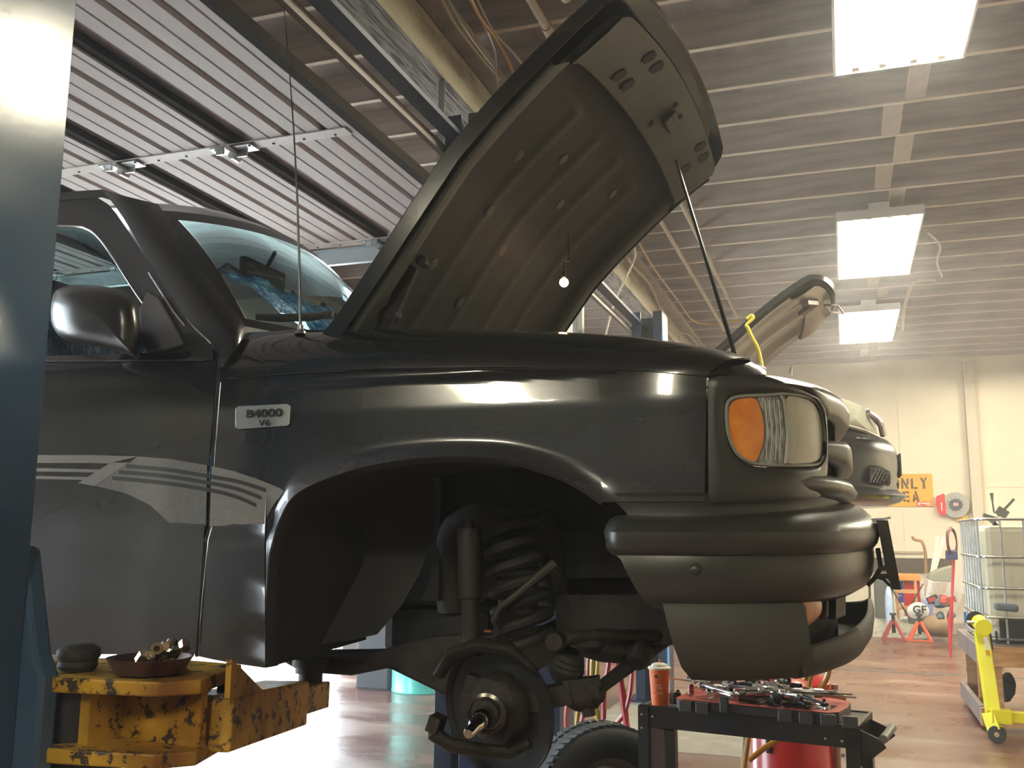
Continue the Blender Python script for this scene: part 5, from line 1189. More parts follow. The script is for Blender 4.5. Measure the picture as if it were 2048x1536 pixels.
# white bucket under the bench
bk = Vector((1.62, 8.95, .172))
BK = thing('paint_bucket', 'dirty white plastic bucket with blue print under the bench', 'bucket', tuple(bk))
MB().lathe([(0, 0), (.105, 0), (.115, .17), (.122, .17), (.122, .185), (.118, .19), (.122, .2), (.122, .215), (.118, .22), (.122, .235), (.126, .25), (.118, .25), (.105, .02)], bk, n=30).build('pail', mat('dirty_white_plastic', (.72, .70, .60), .45, c2=(.5, .47, .38), sc=8), BK, smooth=True)
MB().tube([bk+Vector((-.125, 0, .21)), bk+Vector((-.10, -.09, .13)), bk+Vector((0, -.135, .09)), bk+Vector((.10, -.09, .13)), bk+Vector((.125, 0, .21))], .003, 6).build('handle', M['steel'], BK, smooth=True)
pr = MB()
for z, w in ((.135, .05), (.10, .10), (.075, .11), (.055, .08)): 
    pr.grid([[bk+Vector((math.sin(a)*.1155-.0, -math.cos(a)*.1155, z+dz)) for a in [(-.6+w*8*i/8) for i in range(9)]] for dz in (0, .014)])
pr.build('printed_label', mat('blue_print', (.12, .13, .35), .5, c2=(.7, .68, .6), sc=90, fac=(.45, .55)), BK, kind='stuff')
tag(MB().box2((1.45, 9.25, .172), (2.1, 9.3, .48)).build('grey_panel', mat('grey_board', (.36, .34, .28), .5)), 'grey board standing under the bench behind the bucket', 'board')
dk = MB(); 
for i in range(9): dk.lathe([(.02, -.02), (.07, -.02), (.075, 0), (.07, .02), (.02, .02)], (1.17+.012*i, 8.9+.05*i, .25+.02*(i % 3)), (1, .3, .2), 14)
tag(dk.build('gear_cluster', M['undercoat'], None, kind='stuff'), 'dark greasy stack of discs under the left end of the bench', 'discs')
# yellow engine stand
ES = thing('engine_stand', 'bright yellow engine stand on casters in front of the bench', 'engine stand', (1.3, 8.2, 0))
e0 = P(1975, 1390, Y=8.15); e1 = P(1964, 1262, Y=8.3); z0 = e0.z
u0 = Vector((e0.x+.03, 8.15, .20)); u1 = P(1962, 1262, Y=8.45)
MB().bar(u0, u1, .10, .10, up=(0, 1, 0)).build('upright', M['bigyellow'], ES, bevel=.008)
hd_ = P(1963, 1252, Y=8.42)
MB().cyl(hd_+Vector((0, -.14, .0)), hd_+Vector((0, .10, .02)), .06, 20).build('rotating_head', M['bigyellow'], ES, smooth=True)
MB().cyl(hd_+Vector((-.11, -.05, .03)), hd_+Vector((-.02, -.05, .03)), .012, 8).build('lock_bolt', M['steel'], ES, smooth=True)
mp_ = MB(); mp_.lathe([(0, 0), (.07, 0), (.07, .02), (0, .02)], hd_+Vector((-.02, .16, .03)), (0, 1, 0), 20)
mp_.build('mounting_plate', M['dark'], ES, smooth=True)
b0 = Vector((u0.x-.02, 8.15, .19)); MB().bar(b0, b0+Vector((.14, 0, -.005)), .12, .10).build('corner_socket', M['bigyellow'], ES, bevel=.006)
MB().bar(b0+Vector((.12, 0, -.005)), b0+Vector((1.0, .0, -.01)), .08, .075).build('base_beam', M['bigyellow'], ES, bevel=.006)
MB().bar(b0+Vector((.0, 0, .02)), b0+Vector((.03, -.02, -.10)), .08, .10).build('caster_socket', M['bigyellow'], ES, bevel=.004)
MB().lathe([(.0, -.02), (.055, -.02), (.062, -.012), (.062, .012), (.055, .02), (0, .02)], (b0.x+.03, 8.1, .063), (.2, 1, 0), 24).build('caster', M['rubber'], ES, smooth=True)
MB().lathe([(.0, -.026), (.018, -.024), (.018, .024), (0, .026)], (b0.x+.03, 8.1, .063), (.2, 1, 0), 14).build('hub_cap', mat('brass_hub', (.6, .5, .3), .4, .5), ES, smooth=True)
MB().prism([P(x, y, Y=8.25) for x, y in ((1966, 1274), (1974, 1273), (1981, 1298), (1973, 1299))], (0, -.004, 0)).build('paper_label', M['white'], ES)
MB().prism([P(x, y, Y=8.18) for x, y in ((1970, 1301), (1978, 1300), (1981, 1310), (1973, 1311))], (0, -.004, 0)).build('orange_label', mat('orange_label', (.85, .45, .05), .5), ES)
ck = MB(); ck.tube([P(1980, 1262, Y=8.5), P(1985, 1300, Y=8.5)], .007, 8); ck.tube([P(1992, 1262, Y=8.5), P(1994, 1288, Y=8.5), P(2003, 1284, Y=8.5)], .008, 8)
tag(ck.build('crank_handle', M['dark'], None, smooth=True), 'black L-shaped rods hanging over the edge of the bench', 'rod')
fo = MB(); fo.bar(P(1988, 1212, Y=8.5), P(2036, 1217, Y=8.5), .10, .06)
tag(fo.build('padded_bar', mat('slate_pad', (.10, .13, .17), .5), None, bevel=.02), 'slate grey padded bar sticking out in front of the tank cage', 'bar')
# jack stands
def jack(px, c, lb):
    g_ = gp(px, 1276); y = 15.4; x = P(px, 1270, Y=y).x
    t = thing('jack_stand', lb, 'jack stand', (x, y, 0), 'jack stands by the far wall')
    for (sx, sy2) in ((-1, -1), (1, -1), (-1, 1), (1, 1)):
        MB().bar((x+sx*.15, y+sy2*.12, .0), (x+sx*.02, y+sy2*.02, .27), .045, .03).build('leg', c, t)
    b = MB(); b.bar((x-.15, y-.12, .015), (x+.15, y-.12, .015), .03, .02); b.build('foot_bar', c, t)
    MB().cyl((x, y, .1), (x, y, .36), .026, 12).build('ratchet_post', M['rust'], t, smooth=True)
    MB().box((x, y, .37), (.09, .05, .03)).build('saddle', M['rust'], t)
jack(1788, mat('dark_red_stand', (.30, .06, .05), .5), 'darker red jack stand, left of the two by the far wall')
jack(1840, mat('orange_red_stand', (.62, .12, .06), .5), 'brighter orange red jack stand, right of the two by the far wall')
# sacks
def blob(c, rx, ry, rz, n=18, seed=0, k=.12):
    rnd = random.Random(seed); m = MB(); m.sphere(c, 1, n, (rx, ry, rz)); m.v = [tuple(Vector(c)+(Vector(v)-Vector(c))*(1+k*math.sin(7*v[0]*3+seed)*math.cos(9*v[2]+v[1]*5))) for v in m.v]; return m
BG = thing('clear_bag', 'large clear plastic bag of scrap hanging on crossed rods behind the jack stands', 'bag', (.8, 16.4, 0))
bgm = mat('clear_bag_film', (.80, .83, .88), .25, alpha=.38, bump=.4, bsc=8)
cx_ = P(1815, 1220, Y=16.4)
bgg = MB(); bgg.grid([[Vector((P(lerp(1773, 1856, i/12), 0, Y=16.3).x+.03*math.sin(v*2+i), 16.25+.1*math.sin(i*.9+v), z)) for i in range(13)] for v, z in enumerate([.93, .8, .65, .5, .35, .2, .03])])
bgg.build('bag_film', bgm, BG, smooth=True)
sc_ = MB()
for i in range(16):
    rnd = random.Random(i); p = Vector((lerp(.78, 1.35, rnd.random()), 16.45+.1*rnd.random(), .05+.22*rnd.random())); sc_.sphere(p, .06+.04*rnd.random(), 8, (1, 1, .7))
sc_.build('scrap', mat('mixed_scrap', (.35, .33, .30), .6, c2=(.75, .72, .62), sc=9), BG, kind='stuff')
rd2 = MB(); rd2.tube([P(1776, 1165, Y=16.2), P(1812, 1225, Y=16.2)], .012, 6); rd2.tube([P(1846, 1168, Y=16.2), P(1812, 1228, Y=16.2), P(1825, 1245, Y=16.2)], .010, 6); rd2.build('frame_rod', M['rust'], BG)
gb_ = blob(P(1836, 1222, Y=16.0), .16, .10, .13, seed=2, k=.05); GB = tag(gb_.build('sack', mat('white_sack', (.85, .82, .74), .6), None, smooth=True), 'white sack printed with big dark letters GF behind the right jack stand', 'sack')
text('sack_print', 'GF', M['dark'], .16, P(1839, 1220, Y=15.88), FACE_CAM, GB, .001, bold=.004)
tag(MB().lathe([(0, 0), (.14, 0), (.15, .28), (.0, .3)], (P(1836, 1222, Y=16.1).x, 16.1, 0), n=18).build('drum_stool', mat('bottle_green_can', (.08, .09, .06), .5), None, smooth=True), 'dark round can standing under the white lettered sack', 'can')
tag(blob(P(1779, 1225, Y=16.0), .06, .06, .42, seed=5, k=.1).build('wrapped_roll', mat('pale_blue_wrap', (.40, .55, .85), .35, c2=(.75, .8, .9), sc=6), None, smooth=True), 'pale blue and white plastic wrapped roll standing left of the clear bag', 'roll')
rb_ = P(1757, 1185, Y=17.3)
tag(MB().box2((P(1742, 0, Y=17.3).x, 17.3, P(0, 1200, Y=17.3).z-.02), (P(1772, 0, Y=17.3).x, 17.6, P(1757, 1160, Y=17.3).z)).build('red_cabinet', M['red'], None, bevel=.01), 'flat red cabinet under the orange shelf board at the far wall', 'cabinet')
tag(MB().box2((P(1724, 0, Y=17.25).x, 17.2, P(1757, 1160, Y=17.25).z), (P(1774, 0, Y=17.25).x, 17.7, P(1757, 1147, Y=17.25).z)).build('shelf_board', mat('orange_board', (.75, .33, .09), .5), None, bevel=.01), 'orange brown shelf board over the red cabinet at the far wall', 'shelf board')
tag(MB().box2((P(1727, 0, Y=17.3).x, 17.3, .42), (P(1741, 0, Y=17.3).x, 17.5, P(1735, 1161, Y=17.3).z)).build('blue_box', mat('royal_blue_box', (.02, .03, .32), .4, c2=(.5, .5, .6), sc=20, fac=(.6, .64)), None), 'royal blue printed box left of the red cabinet', 'box')
tag(MB().box2((P(1774, 0, Y=16.9).x, 16.9, .0), (P(1793, 0, Y=16.9).x, 17.1, P(1785, 1198, Y=16.9).z)).build('blue_tub', mat('mid_blue_tub', (.10, .15, .55), .45), None), 'mid blue plastic tub seen behind the clear bag', 'tub')
cr_ = thing('wooden_crate', 'small pale slatted wooden crate by the far wall under the red cabinet', 'crate', (P(1748, 0, Y=16.8).x, 16.8, .35))
xa, xb = P(1727, 0, Y=16.8).x, P(1766, 0, Y=16.8).x
for z in (.60, .34): MB().box2((xa, 16.78, z), (xb, 16.8, z+.06)).build('slat', M['wood'], cr_)
for x in (xa, xb-.04): MB().box2((x, 16.8, 0), (x+.04, 16.84, .80)).build('post', M['wood'], cr_)
tag(MB().box2((P(1690, 0, Y=16.6).x, 16.6, 0), (P(1722, 0, Y=16.6).x, 17.4, P(1700, 1150, Y=16.6).z)).build('steel_cabinet', mat('dark_grey_cabinet', (.10, .10, .095), .45), None, bevel=.01), 'dark grey steel cabinet at the far wall behind the bumper of the pickup', 'cabinet')
tag(MB().cyl(P(1739, 1165, Y=16.4), P(1741, 1262, Y=16.4), .018, 8).build('pole', M['rust'], None, smooth=True), 'thin brown pole leaning in front of the wooden crate', 'pole')
# gravel-like absorbent pile
gv = MB(); rnd = random.Random(3)
x_a, x_b = P(1690, 0, Y=16.1).x, P(1782, 0, Y=16.1).x
for i in range(1500):
    x = rnd.uniform(x_a-.2, x_b); y = rnd.uniform(15.75, 16.6); h = .22*max(0, 1-abs(y-16.25)/.6)
    s = rnd.uniform(.008, .022); gv.box((x, y, h+s/2), (s*1.6, s, s), Matrix.Rotation(rnd.uniform(0, 3), 3, 'Z'))
g2 = [[Vector((x_a-.3+(x_b-x_a+.3)*i/20, 15.7+.95*j/8, max(0.002, .23*math.sin(PI*j/8)*(1-.15*math.sin(i))))) for i in range(21)] for j in range(9)]; gv.grid(g2)
tag(gv.build('absorbent_pile', mat('grey_granules', (.42, .40, .33), .9, c2=(.25, .24, .20), sc=40), None, kind='stuff'), 'pile of pale grey granules along the foot of the far wall', 'granules')
tag(MB().prism([P(1708, 1270, Y=15.6), P(1733, 1270, Y=15.6), P(1716, 1256, Y=15.6)], (0, .12, 0)).build('wheel_chock', mat('pale_pink_chock', (.75, .62, .55), .5), None), 'pale triangular wheel chock in front of the grey granules', 'chock')
# exhaust pipe, leaning profile strips, press
tag(MB().tube(catmull([P(1825, 1073, Y=17.6), P(1829, 1079, Y=17.6), P(1842, 1082, Y=17.6), P(1847, 1090, Y=17.6), P(1851, 1110, Y=17.6), P(1852, 1165, Y=17.6), P(1853, 1245, Y=17.5)], 4), .026, 10).build('exhaust_pipe', mat('rusty_tan_pipe', (.42, .24, .12), .5, .3), None, smooth=True), 'bent rusty exhaust pipe standing against the far wall', 'pipe')
for (a, b, c) in (((1876, 1073), (1864, 1146), 'pale metal channel strip leaning on the far wall, left one'), ((1888, 1074), (1866, 1150), 'pale metal channel strip leaning on the far wall, right one')):
    pa_ = P(*a, Y=17.4); pb_ = P(b[0], b[1], Y=17.2); pb_ = pa_+(pb_-pa_)*(pa_.z/(pa_.z-pb_.z))
    tag(MB().bar(pa_, pb_, .06, .02, up=(0, 1, 0)).build('metal_strip', mat('pale_strip', (.50, .50, .46), .4, .3), None), c, 'metal strip')
PRS = thing('shop_press', 'dark greasy shop press frame full of parts beside the caged tank', 'press', (1.55, 14.6, 0))
def p15(x, y): return P(x, y, Y=14.6)
for x in (1856, 1908): MB().box2((p15(x-3, 0).x, 14.55, 0), (p15(x+3, 0).x, 14.65, p15(0, 1165).z)).build('press_column', M['grease'], PRS)
MB().box2((p15(1853, 0).x, 14.5, p15(0, 1176).z), (p15(1916, 0).x, 14.7, p15(0, 1163).z)).build('press_head', M['rust'], PRS)
MB().box2((p15(1855, 0).x, 14.4, p15(0, 1215).z), (p15(1918, 0).x, 14.7, p15(0, 1203).z)).build('press_bed', M['rust'], PRS)
rnd = random.Random(9); jm_ = [M['rust'], M['steel'], M['grease'], mat('dull_blue_part', (.10, .18, .25), .5), mat('red_part', (.4, .06, .04), .5)]
for i in range(22):
    x = rnd.uniform(1862, 1905); y = rnd.choice((1202, 1230, 1198)); p = p15(x, y); p.y = 14.45+rnd.uniform(0, .15); s = rnd.uniform(.03, .075)
    m = MB(); (m.box(p, (s*2, s, s*1.2), Matrix.Rotation(rnd.uniform(-.5, .5), 3, 'Y')) if i % 2 else m.lathe([(0, -s), (s*.9, -s), (s, 0), (s*.6, s*.5), (s*.6, s), (0, s)], p, (rnd.uniform(-.3, .3), .4, 1), 12))
    m.build('machine_part', jm_[i % 5], PRS)
hop = MB(); hop.prism([P(x, y, Y=15.5) for x, y in ((1862, 1148), (1885, 1138), (1908, 1132), (1908, 1164), (1868, 1162), (1856, 1158))], (0, .5, 0)); [hop.bar((x, 15.6, 0), (x, 15.6, .9), .05, .05) for x in (P(1870, 0, Y=15.6).x, P(1905, 0, Y=15.6).x)]; tag(hop.build('sheet_hopper', mat('grey_green_sheet', (.33, .34, .27), .5, .3), None, bevel=.01), 'grey green sheet metal hopper behind the press', 'hopper')
rs_ = MB(); rs_.tube([P(1900, 1300, Y=13.6)*1.0-Vector((0, 0, max(0, P(1900, 1300, Y=13.6).z))), P(1901, 1240, Y=13.6), P(1904, 1200, Y=13.6), P(1908, 1100, Y=13.6)], [.015, .036, .016, .02], 10)
RST = thing('red_lever_stand', 'tall thin red post with coiled wires standing left of the caged tank', 'stand', tuple(P(1904, 1290, Y=13.6)))
rs_.build('post', mat('deep_red_stand', (.52, .03, .05), .4), RST, smooth=True)
wc = MB(); a = P(1905, 1085, Y=13.55)
for i in range(8): wc.lathe([(.15+.005*i, -.008), (.158+.005*i, 0), (.15+.005*i, .008)], a+Vector((0, .012*i, .02*math.sin(i))), (.9, -.4, .05*math.sin(i*2)), 22)
wc.build('wire_coil', mat('maroon_wires', (.24, .04, .03), .5, c2=(.06, .03, .03), sc=30), RST, kind='stuff')
MB().box(P(1903, 1110, Y=13.55), (.14, .10, .12)).build('pump', mat('dark_blue_pump', (.03, .05, .15), .4), RST, bevel=.015)
tag(MB().box2((p15(1897, 0).x, 15.2, 0), (p15(1904, 0).x, 15.25, 1.55)).build('white_card', M['white'], None), 'narrow white board behind the red post', 'board')
YC_ = thing('yellow_crate', 'bright yellow slotted plastic crate on the floor by the far wall', 'crate', (1.35, 15.0, 0))
xa, xb = P(1872, 0, Y=14.95).x, P(1907, 0, Y=14.95).x; ym = mat('crate_yellow', (.85, .78, .05), .45)
for i in range(5): MB().box2((xa, 14.95, .012+i*.032), (xb, 14.97, .034+i*.032)).build('slat', ym, YC_)
for x in (xa, (xa+xb)/2, xb-.02): MB().box2((x, 14.97, 0), (x+.02, 15.2, .17)).build('rib', ym, YC_)
tag(blob(P(1875, 1252, Y=15.5)+Vector((0, 0, 0)), .22, .2, .16, seed=8).build('brown_bag', mat('brown_paper_heap', (.30, .18, .09), .7, c2=(.15, .12, .08), sc=8), None, smooth=True), 'crumpled brown bag behind the yellow crate', 'bag')
# ================================================================ nearer floor things
# teal drum and dark box
dm = Vector((-3.93, 8.72, 0))
DR = thing('oil_drum', 'teal steel drum standing in the daylight under the pickup', 'drum', tuple(dm))
MB().lathe([(0, .0), (.29, 0), (.295, .01), (.29, .02), (.29, .28), (.297, .30), (.29, .32), (.29, .58), (.297, .60), (.29, .62), (.29, .86), (.297, .875), (.285, .88), (.28, .865), (0, .865)], dm, n=40).build('drum_shell', mat('teal_drum', (.10, .62, .52), .3, coat=.3), DR, smooth=True)
MB().lathe([(0, 0), (.03, 0), (.03, .02), (0, .022)], dm+Vector((.18, -.05, .865)), n=12).build('bung', M['steel'], DR, smooth=True)
bx_ = tag(MB().box2((-4.56, 8.55, 0), (-4.2, 9.0, .8)).build('dark_bin', mat('dark_bin', (.015, .015, .018), .5), None, bevel=.02), 'dark square bin left of the teal drum', 'bin')
# hoses hanging by the second lift
hp = thing('hose_rack', 'blue steel hose hook on the post behind the pickup', 'hook', (-1.40, 5.3, 1.7))
hk2 = MB(); hk2.bar((-1.56, 5.40, 1.66), (-1.02, 5.22, 1.66), .03, .03); hk2.build('hook_bar', M['blue'], hp)
def hose(pts, m, r, lb, grp):
    tag(MB().tube(catmull(pts, 6), r, 8).build('air_hose', m, None, smooth=True), lb, 'air hose', grp)
def q5(x, y, Y=5.3): return P(x, y, Y=Y)
hg = 'air hoses hanging behind the pickup'
hose([q5(1165, 1285), q5(1158, 1330), q5(1140, 1380), q5(1132, 1440), q5(1140, 1500), q5(1150, 1560)], M['redhose'], .014, 'red air hose hanging farthest left behind the brake parts', hg)
hose([q5(1162, 1290), q5(1161, 1350), q5(1156, 1420), q5(1148, 1480), q5(1130, 1560)], M['yellowhose'], .013, 'thin yellow air hose running down left past the spare tyre', hg)
hose([q5(1180, 1285), q5(1176, 1340), q5(1178, 1380), q5(1166, 1430), q5(1152, 1490), q5(1154, 1560)], M['redhose'], .014, 'red air hose hanging second from the left', hg)
hose([q5(1188, 1285), q5(1184, 1350), q5(1192, 1420), q5(1202, 1475), q5(1204, 1560)], M['yellowhose'], .017, 'thick yellow air hose ending behind the tyre', hg)
hose([q5(1196, 1290), q5(1195, 1330), q5(1190, 1400), q5(1196, 1430), q5(1200, 1490), q5(1208, 1560)], M['yellowhose'], .013, 'thin yellow air hose beside the thick yellow one', hg)
hose([q5(1222, 1290), q5(1218, 1320), q5(1208, 1390), q5(1206, 1440), q5(1190, 1480), q5(1178, 1540)], M['redhose'], .015, 'red air hose crossing behind the tie rod', hg)
hose([q5(1228, 1300), q5(1240, 1360), q5(1248, 1420), q5(1256, 1470), q5(1258, 1560)], M['redhose'], .017, 'thick red air hose hanging just left of the tool cart', hg)
hose([q5(1236, 1300), q5(1246, 1370), q5(1254, 1430), q5(1258, 1500)], M['redhose'], .010, 'thin red air hose doubled beside the thick red one', hg)
hose([q5(1264, 1300), q5(1264, 1345), q5(1258, 1395), q5(1245, 1432), q5(1222, 1462), q5(1196, 1500)], M['redhose'], .013, 'red air hose curving away left of the paper cup', hg)
# spare tyre
tyc = Vector((-1.07, 4.33, .33)); tax = Vector((.62, -.78, .02)).normalized()
TY = thing('spare_wheel', 'wheel with worn tyre standing on the floor left of the tool cart', 'wheel', (tyc.x, tyc.y, 0))
MB().lathe([(.20, -.09), (.24, -.105), (.30, -.105), (.325, -.085), (.333, -.04), (.335, 0), (.333, .04), (.325, .085), (.30, .105), (.24, .105), (.20, .09), (.195, 0), (.20, -.09)], tyc, tax, 48).build('tyre', M['rubber'], TY, smooth=True)
tr_ = MB(); ax1 = tax.cross(Vector((0, 0, 1))).normalized(); ax2 = tax.cross(ax1)
for i in range(60):
    a = 2*PI*i/60
    for (w0, w1, sk_) in ((-.085, -.03, .05), (.03, .085, -.05)):
        for half in (0, 1):
            aa = a+sk_*half
        p0 = tyc+tax*w0+(ax1*math.cos(a)+ax2*math.sin(a))*.334; p1 = tyc+tax*w1+(ax1*math.cos(a+sk_)+ax2*math.sin(a+sk_))*.337
        tr_.bar(p0, p1, .024, .004, up=(ax1*math.cos(a)+ax2*math.sin(a)))
tr_.build('tread', mat('tread_rubber', (.035, .040, .045), .7), TY, kind='stuff')
MB().lathe([(.0, .03), (.05, .03), (.07, .06), (.16, .045), (.19, .075), (.205, .09), (.20, .02), (.20, -.08)], tyc, tax, 36).build('rim', mat('dull_alloy', (.42, .38, .28), .35, .8), TY, smooth=True)
# ---- tool cart
ct = .80
A0 = P(1277, 1409, Z=ct); A1 = P(1717, 1452, Z=ct); ex = (A1-A0); ex.z = 0; LX = ex.length; ex.normalize(); ey = Vector((-ex.y, ex.x, 0)); LY = .34
TC = thing('tool_cart', 'black steel tool cart under the front of the pickup, loaded with tools', 'tool cart', tuple(A0+ex*LX/2+ey*LY/2-Vector((0, 0, ct))))
def cp(a, b, z): return A0+ex*a+ey*b+Vector((0, 0, z-ct))
M['cart'] = mat('black_cart_enamel', (.015, .014, .013), .3, coat=.4)
def cbox(a0, b0, z0, a1, b1, z1, name, m, bev=.0):
    g = MB(); g.prism([cp(a0, b0, z0), cp(a1, b0, z0), cp(a1, b1, z0), cp(a0, b1, z0)], (0, 0, z1-z0)); return g.build(name, m, TC, bevel=bev)
cbox(0, 0, ct-.012, LX, LY, ct-.006, 'top_tray', mat('tray_dark', (.05, .045, .035), .4))
for (a0, b0, a1, b1) in ((0, 0, LX, .012), (0, LY-.012, LX, LY), (0, 0, .012, LY), (LX-.012, 0, LX, LY)): cbox(a0, b0, ct-.085, a1, b1, ct, 'tray_side', M['cart'], .002)
for (a, b) in ((0, 0), (LX-.05, 0), (0, LY-.05), (LX-.05, LY-.05)):
    g = MB(); g.prism([cp(a, b, .08), cp(a+.05, b, .08), cp(a+.05, b+.05, .08), cp(a, b+.05, .08)], (0, 0, ct-.09)); g.build('leg', M['cart'], TC)
cbox(.0, .0, .30, .012, LY, .76, 'end_panel', M['cart']); cbox(.05, -.002, .2, .11, .006, .71, 'brown_strip', mat('brown_strip', (.09, .045, .03), .5)); cbox(.0, -.008, .2, .045, .0, .795, 'corner_angle', M['cart']); cbox(.115, -.008, .1, .16, .0, .71, 'corner_angle', M['cart'])
cbox(0, 0, .20, LX, LY, .215, 'lower_shelf', M['cart'])
for (a, z) in ((.018, .765), (.065, .76), (.018, .71), (LX-.12, .745), (LX-.06, .742), (LX-.06, .69)):
    q = cp(a, -.008, z); MB().lathe([(0, .006), (.005, .005), (.007, 0)], q, -ey, 10).build('bolt', M['chrome'], TC, smooth=True)
for b in (.03, LY-.06):
    g = MB(); g.prism([cp(LX, b, ct-.02), cp(LX+.075, b, ct-.05), cp(LX+.09, b, ct-.075), cp(LX, b, ct-.15)], ey*.012); g.build('handle_bracket', M['cart'], TC)
MB().cyl(cp(LX+.08, .03, ct-.045), cp(LX+.08, LY-.05, ct-.045), .016, 14).build('handle', mat('grey_grip', (.14, .13, .11), .45), TC, smooth=True)
for (a, b) in ((.03, .03), (LX-.03, .03), (.03, LY-.03), (LX-.03, LY-.03)): MB().lathe([(0, -.015), (.035, -.015), (.04, 0), (.035, .015), (0, .015)], cp(a, b, .04), ex, 18).build('caster', M['rubber'], TC, smooth=True)
# blow-moulded tool case
zc_ = ct+.0
c0, c1 = .155, LX-.075
CS = thing('tool_case', 'open red and black moulded tool case on the cart', 'tool case', tuple(cp((c0+c1)/2, .2, ct)))
oc = [(c0, .02), (c0+.03, .005), (c1-.03, .005), (c1, .04), (c1+.01, .16), (c1-.0, .30), (c1-.05, .34), (c0+.05, .34), (c0, .3)]
MB().prism([cp(a, b, zc_-.006) for a, b in oc], (0, 0, .042)).build('case_shell', mat('case_dark', (.035, .03, .03), .5), CS, bevel=.006)
MB().prism([cp(a, b, zc_+.034) for a, b in oc], (0, 0, .004)).build('case_tray', mat('brick_red_plastic', (.50, .10, .08), .45, c2=(.42, .08, .06), sc=20), CS, bevel=.001)
for i, a in enumerate((c0+.02, c0+.09, c0+.19, c0+.42, c0+.50, c0+.58, c0+.66)):
    w = .055 if i != 2 else .035; g = MB(); z1 = zc_+(.032 if i != 2 else .062)
    g.prism([cp(a, -.004, zc_-.012 if i != 2 else zc_+.0), cp(a+w, -.004, zc_-.012 if i != 2 else zc_), cp(a+w, -.004, z1), cp(a, -.004, z1)], ey*.02); g.build('case_clip', mat('case_grey', (.06, .058, .055), .45) if i != 1 else bpy.data.materials['case_grey'], CS, bevel=.004)
for i in range(9):
    a = c0+.30+i*.035; g = MB(); g.prism([cp(a, .04, zc_+.0385), cp(a+.02, .04, zc_+.0385), cp(a+.035, .16, zc_+.0385), cp(a+.015, .16, zc_+.0385)], (0, 0, .002)); g.build('socket_well', hole, CS)
# loose tools
tm_ = [M['chrome'], mat('satin_tool_steel', (.55, .54, .50), .3, 1), mat('black_impact_steel', (.03, .03, .032), .35, .6), mat('dark_tool', (.10, .095, .085), .4, .5)]
rnd = random.Random(11); zt3 = zc_+.040
def lay(a, b, ang, L, kind, m, z, nm, lb, grp):
    d = ex*math.cos(ang)+ey*math.sin(ang); d = Vector((d.x, d.y, rnd.uniform(-.06, .08))).normalized(); p = cp(a, b, z); g = MB(); q = p+d*L
    if kind == 'wrench':
        g.bar(p+d*.015, q-d*.015, .012, .005); g.lathe([(.008, -.004), (.014, -.004), (.014, .004), (.008, .004), (.008, -.004)], q, (0, 0, 1), 14); s_ = d.cross(Vector((0, 0, 1)))
        g.bar(p+s_*.009, p-d*.018+s_*.012, .006, .006); g.bar(p-s_*.009, p-d*.018-s_*.012, .006, .006)
    elif kind == 'ratchet':
        g.tube([p, p+d*L*.35, p+d*L*.4, q-d*.02], [.011, .010, .006, .006], 10); g.sphere(q, .017, 12, (1, 1, .6)); g.cyl(q, q+Vector((0, 0, .02)), .006, 8)
    elif kind == 'socket':
        g.lathe([(.62*L*.3, L*.5), (L*.3, L*.5), (L*.3, -L*.5), (L*.2, -L*.5), (L*.2, L*.3)], p, d, 16)
    elif kind == 'bar': g.tube([p, q], [.006, .006], 8); g.cyl(q-d*.02, q, .009, 8)
    elif kind == 'screwdriver':
        g.tube([p, p+d*.02, p+d*.09, p+d*.1], [.008, .013, .012, .007], 10); g.tube([p+d*.1, q], [.003, .003], 6)
    adj = {'chrome': 'bright chrome', 'satin_tool_steel': 'dull silver', 'black_impact_steel': 'black', 'dark_tool': 'dark grey'}[m.name]
    zn = ('at the far left' if a < .24 else 'left of centre' if a < .34 else 'near the centre' if a < .44 else 'right of centre' if a < .54 else 'at the far right')
    fb = ('front edge' if b < .11 else 'middle' if b < .2 else 'back edge'); tl = 'pointing left' if math.cos(ang) < 0 else 'pointing right'
    lb = '%s %s %s of the tool heap, %s, %s' % (adj, nm.replace('_', ' '), zn, fb, tl)
    o = g.build(nm, m, None, smooth=True); tag(o, lb, nm.replace('_', ' '), grp); return o
kinds = [('wrench', 'combination_wrench', 'steel combination wrench lying in the heap on the tool case', 'wrenches heaped on the tool case', .16),
         ('ratchet', 'ratchet', 'ratchet handle lying in the heap on the tool case', 'ratchets heaped on the tool case', .18),
         ('socket', 'socket', 'loose metal socket lying on the tool case', 'loose sockets on the tool case', .05),
         ('bar', 'extension_bar', 'socket extension bar lying in the heap on the tool case', 'extension bars on the tool case', .14),
         ('screwdriver', 'screwdriver', 'screwdriver lying in the heap on the tool case', 'screwdrivers on the tool case', .2)]
for i in range(74):
    k, nm, lb, grp, L = kinds[(0, 2, 3, 1, 2, 0, 2, 4)[i % 8]]
    a = rnd.uniform(c0+.07, c1-.12); b = rnd.uniform(.05, .30)
    lay(a, b, rnd.uniform(-1.2, .5) + (PI if rnd.random() < .4 else 0), L*rnd.uniform(.8, 1.35), k, tm_[(0, 1, 0, 3, 1, 2)[rnd.randrange(6)]], zt3+.012+.034*rnd.random()*(1.8 if .2 < a < .55 else 1), nm, lb, grp)
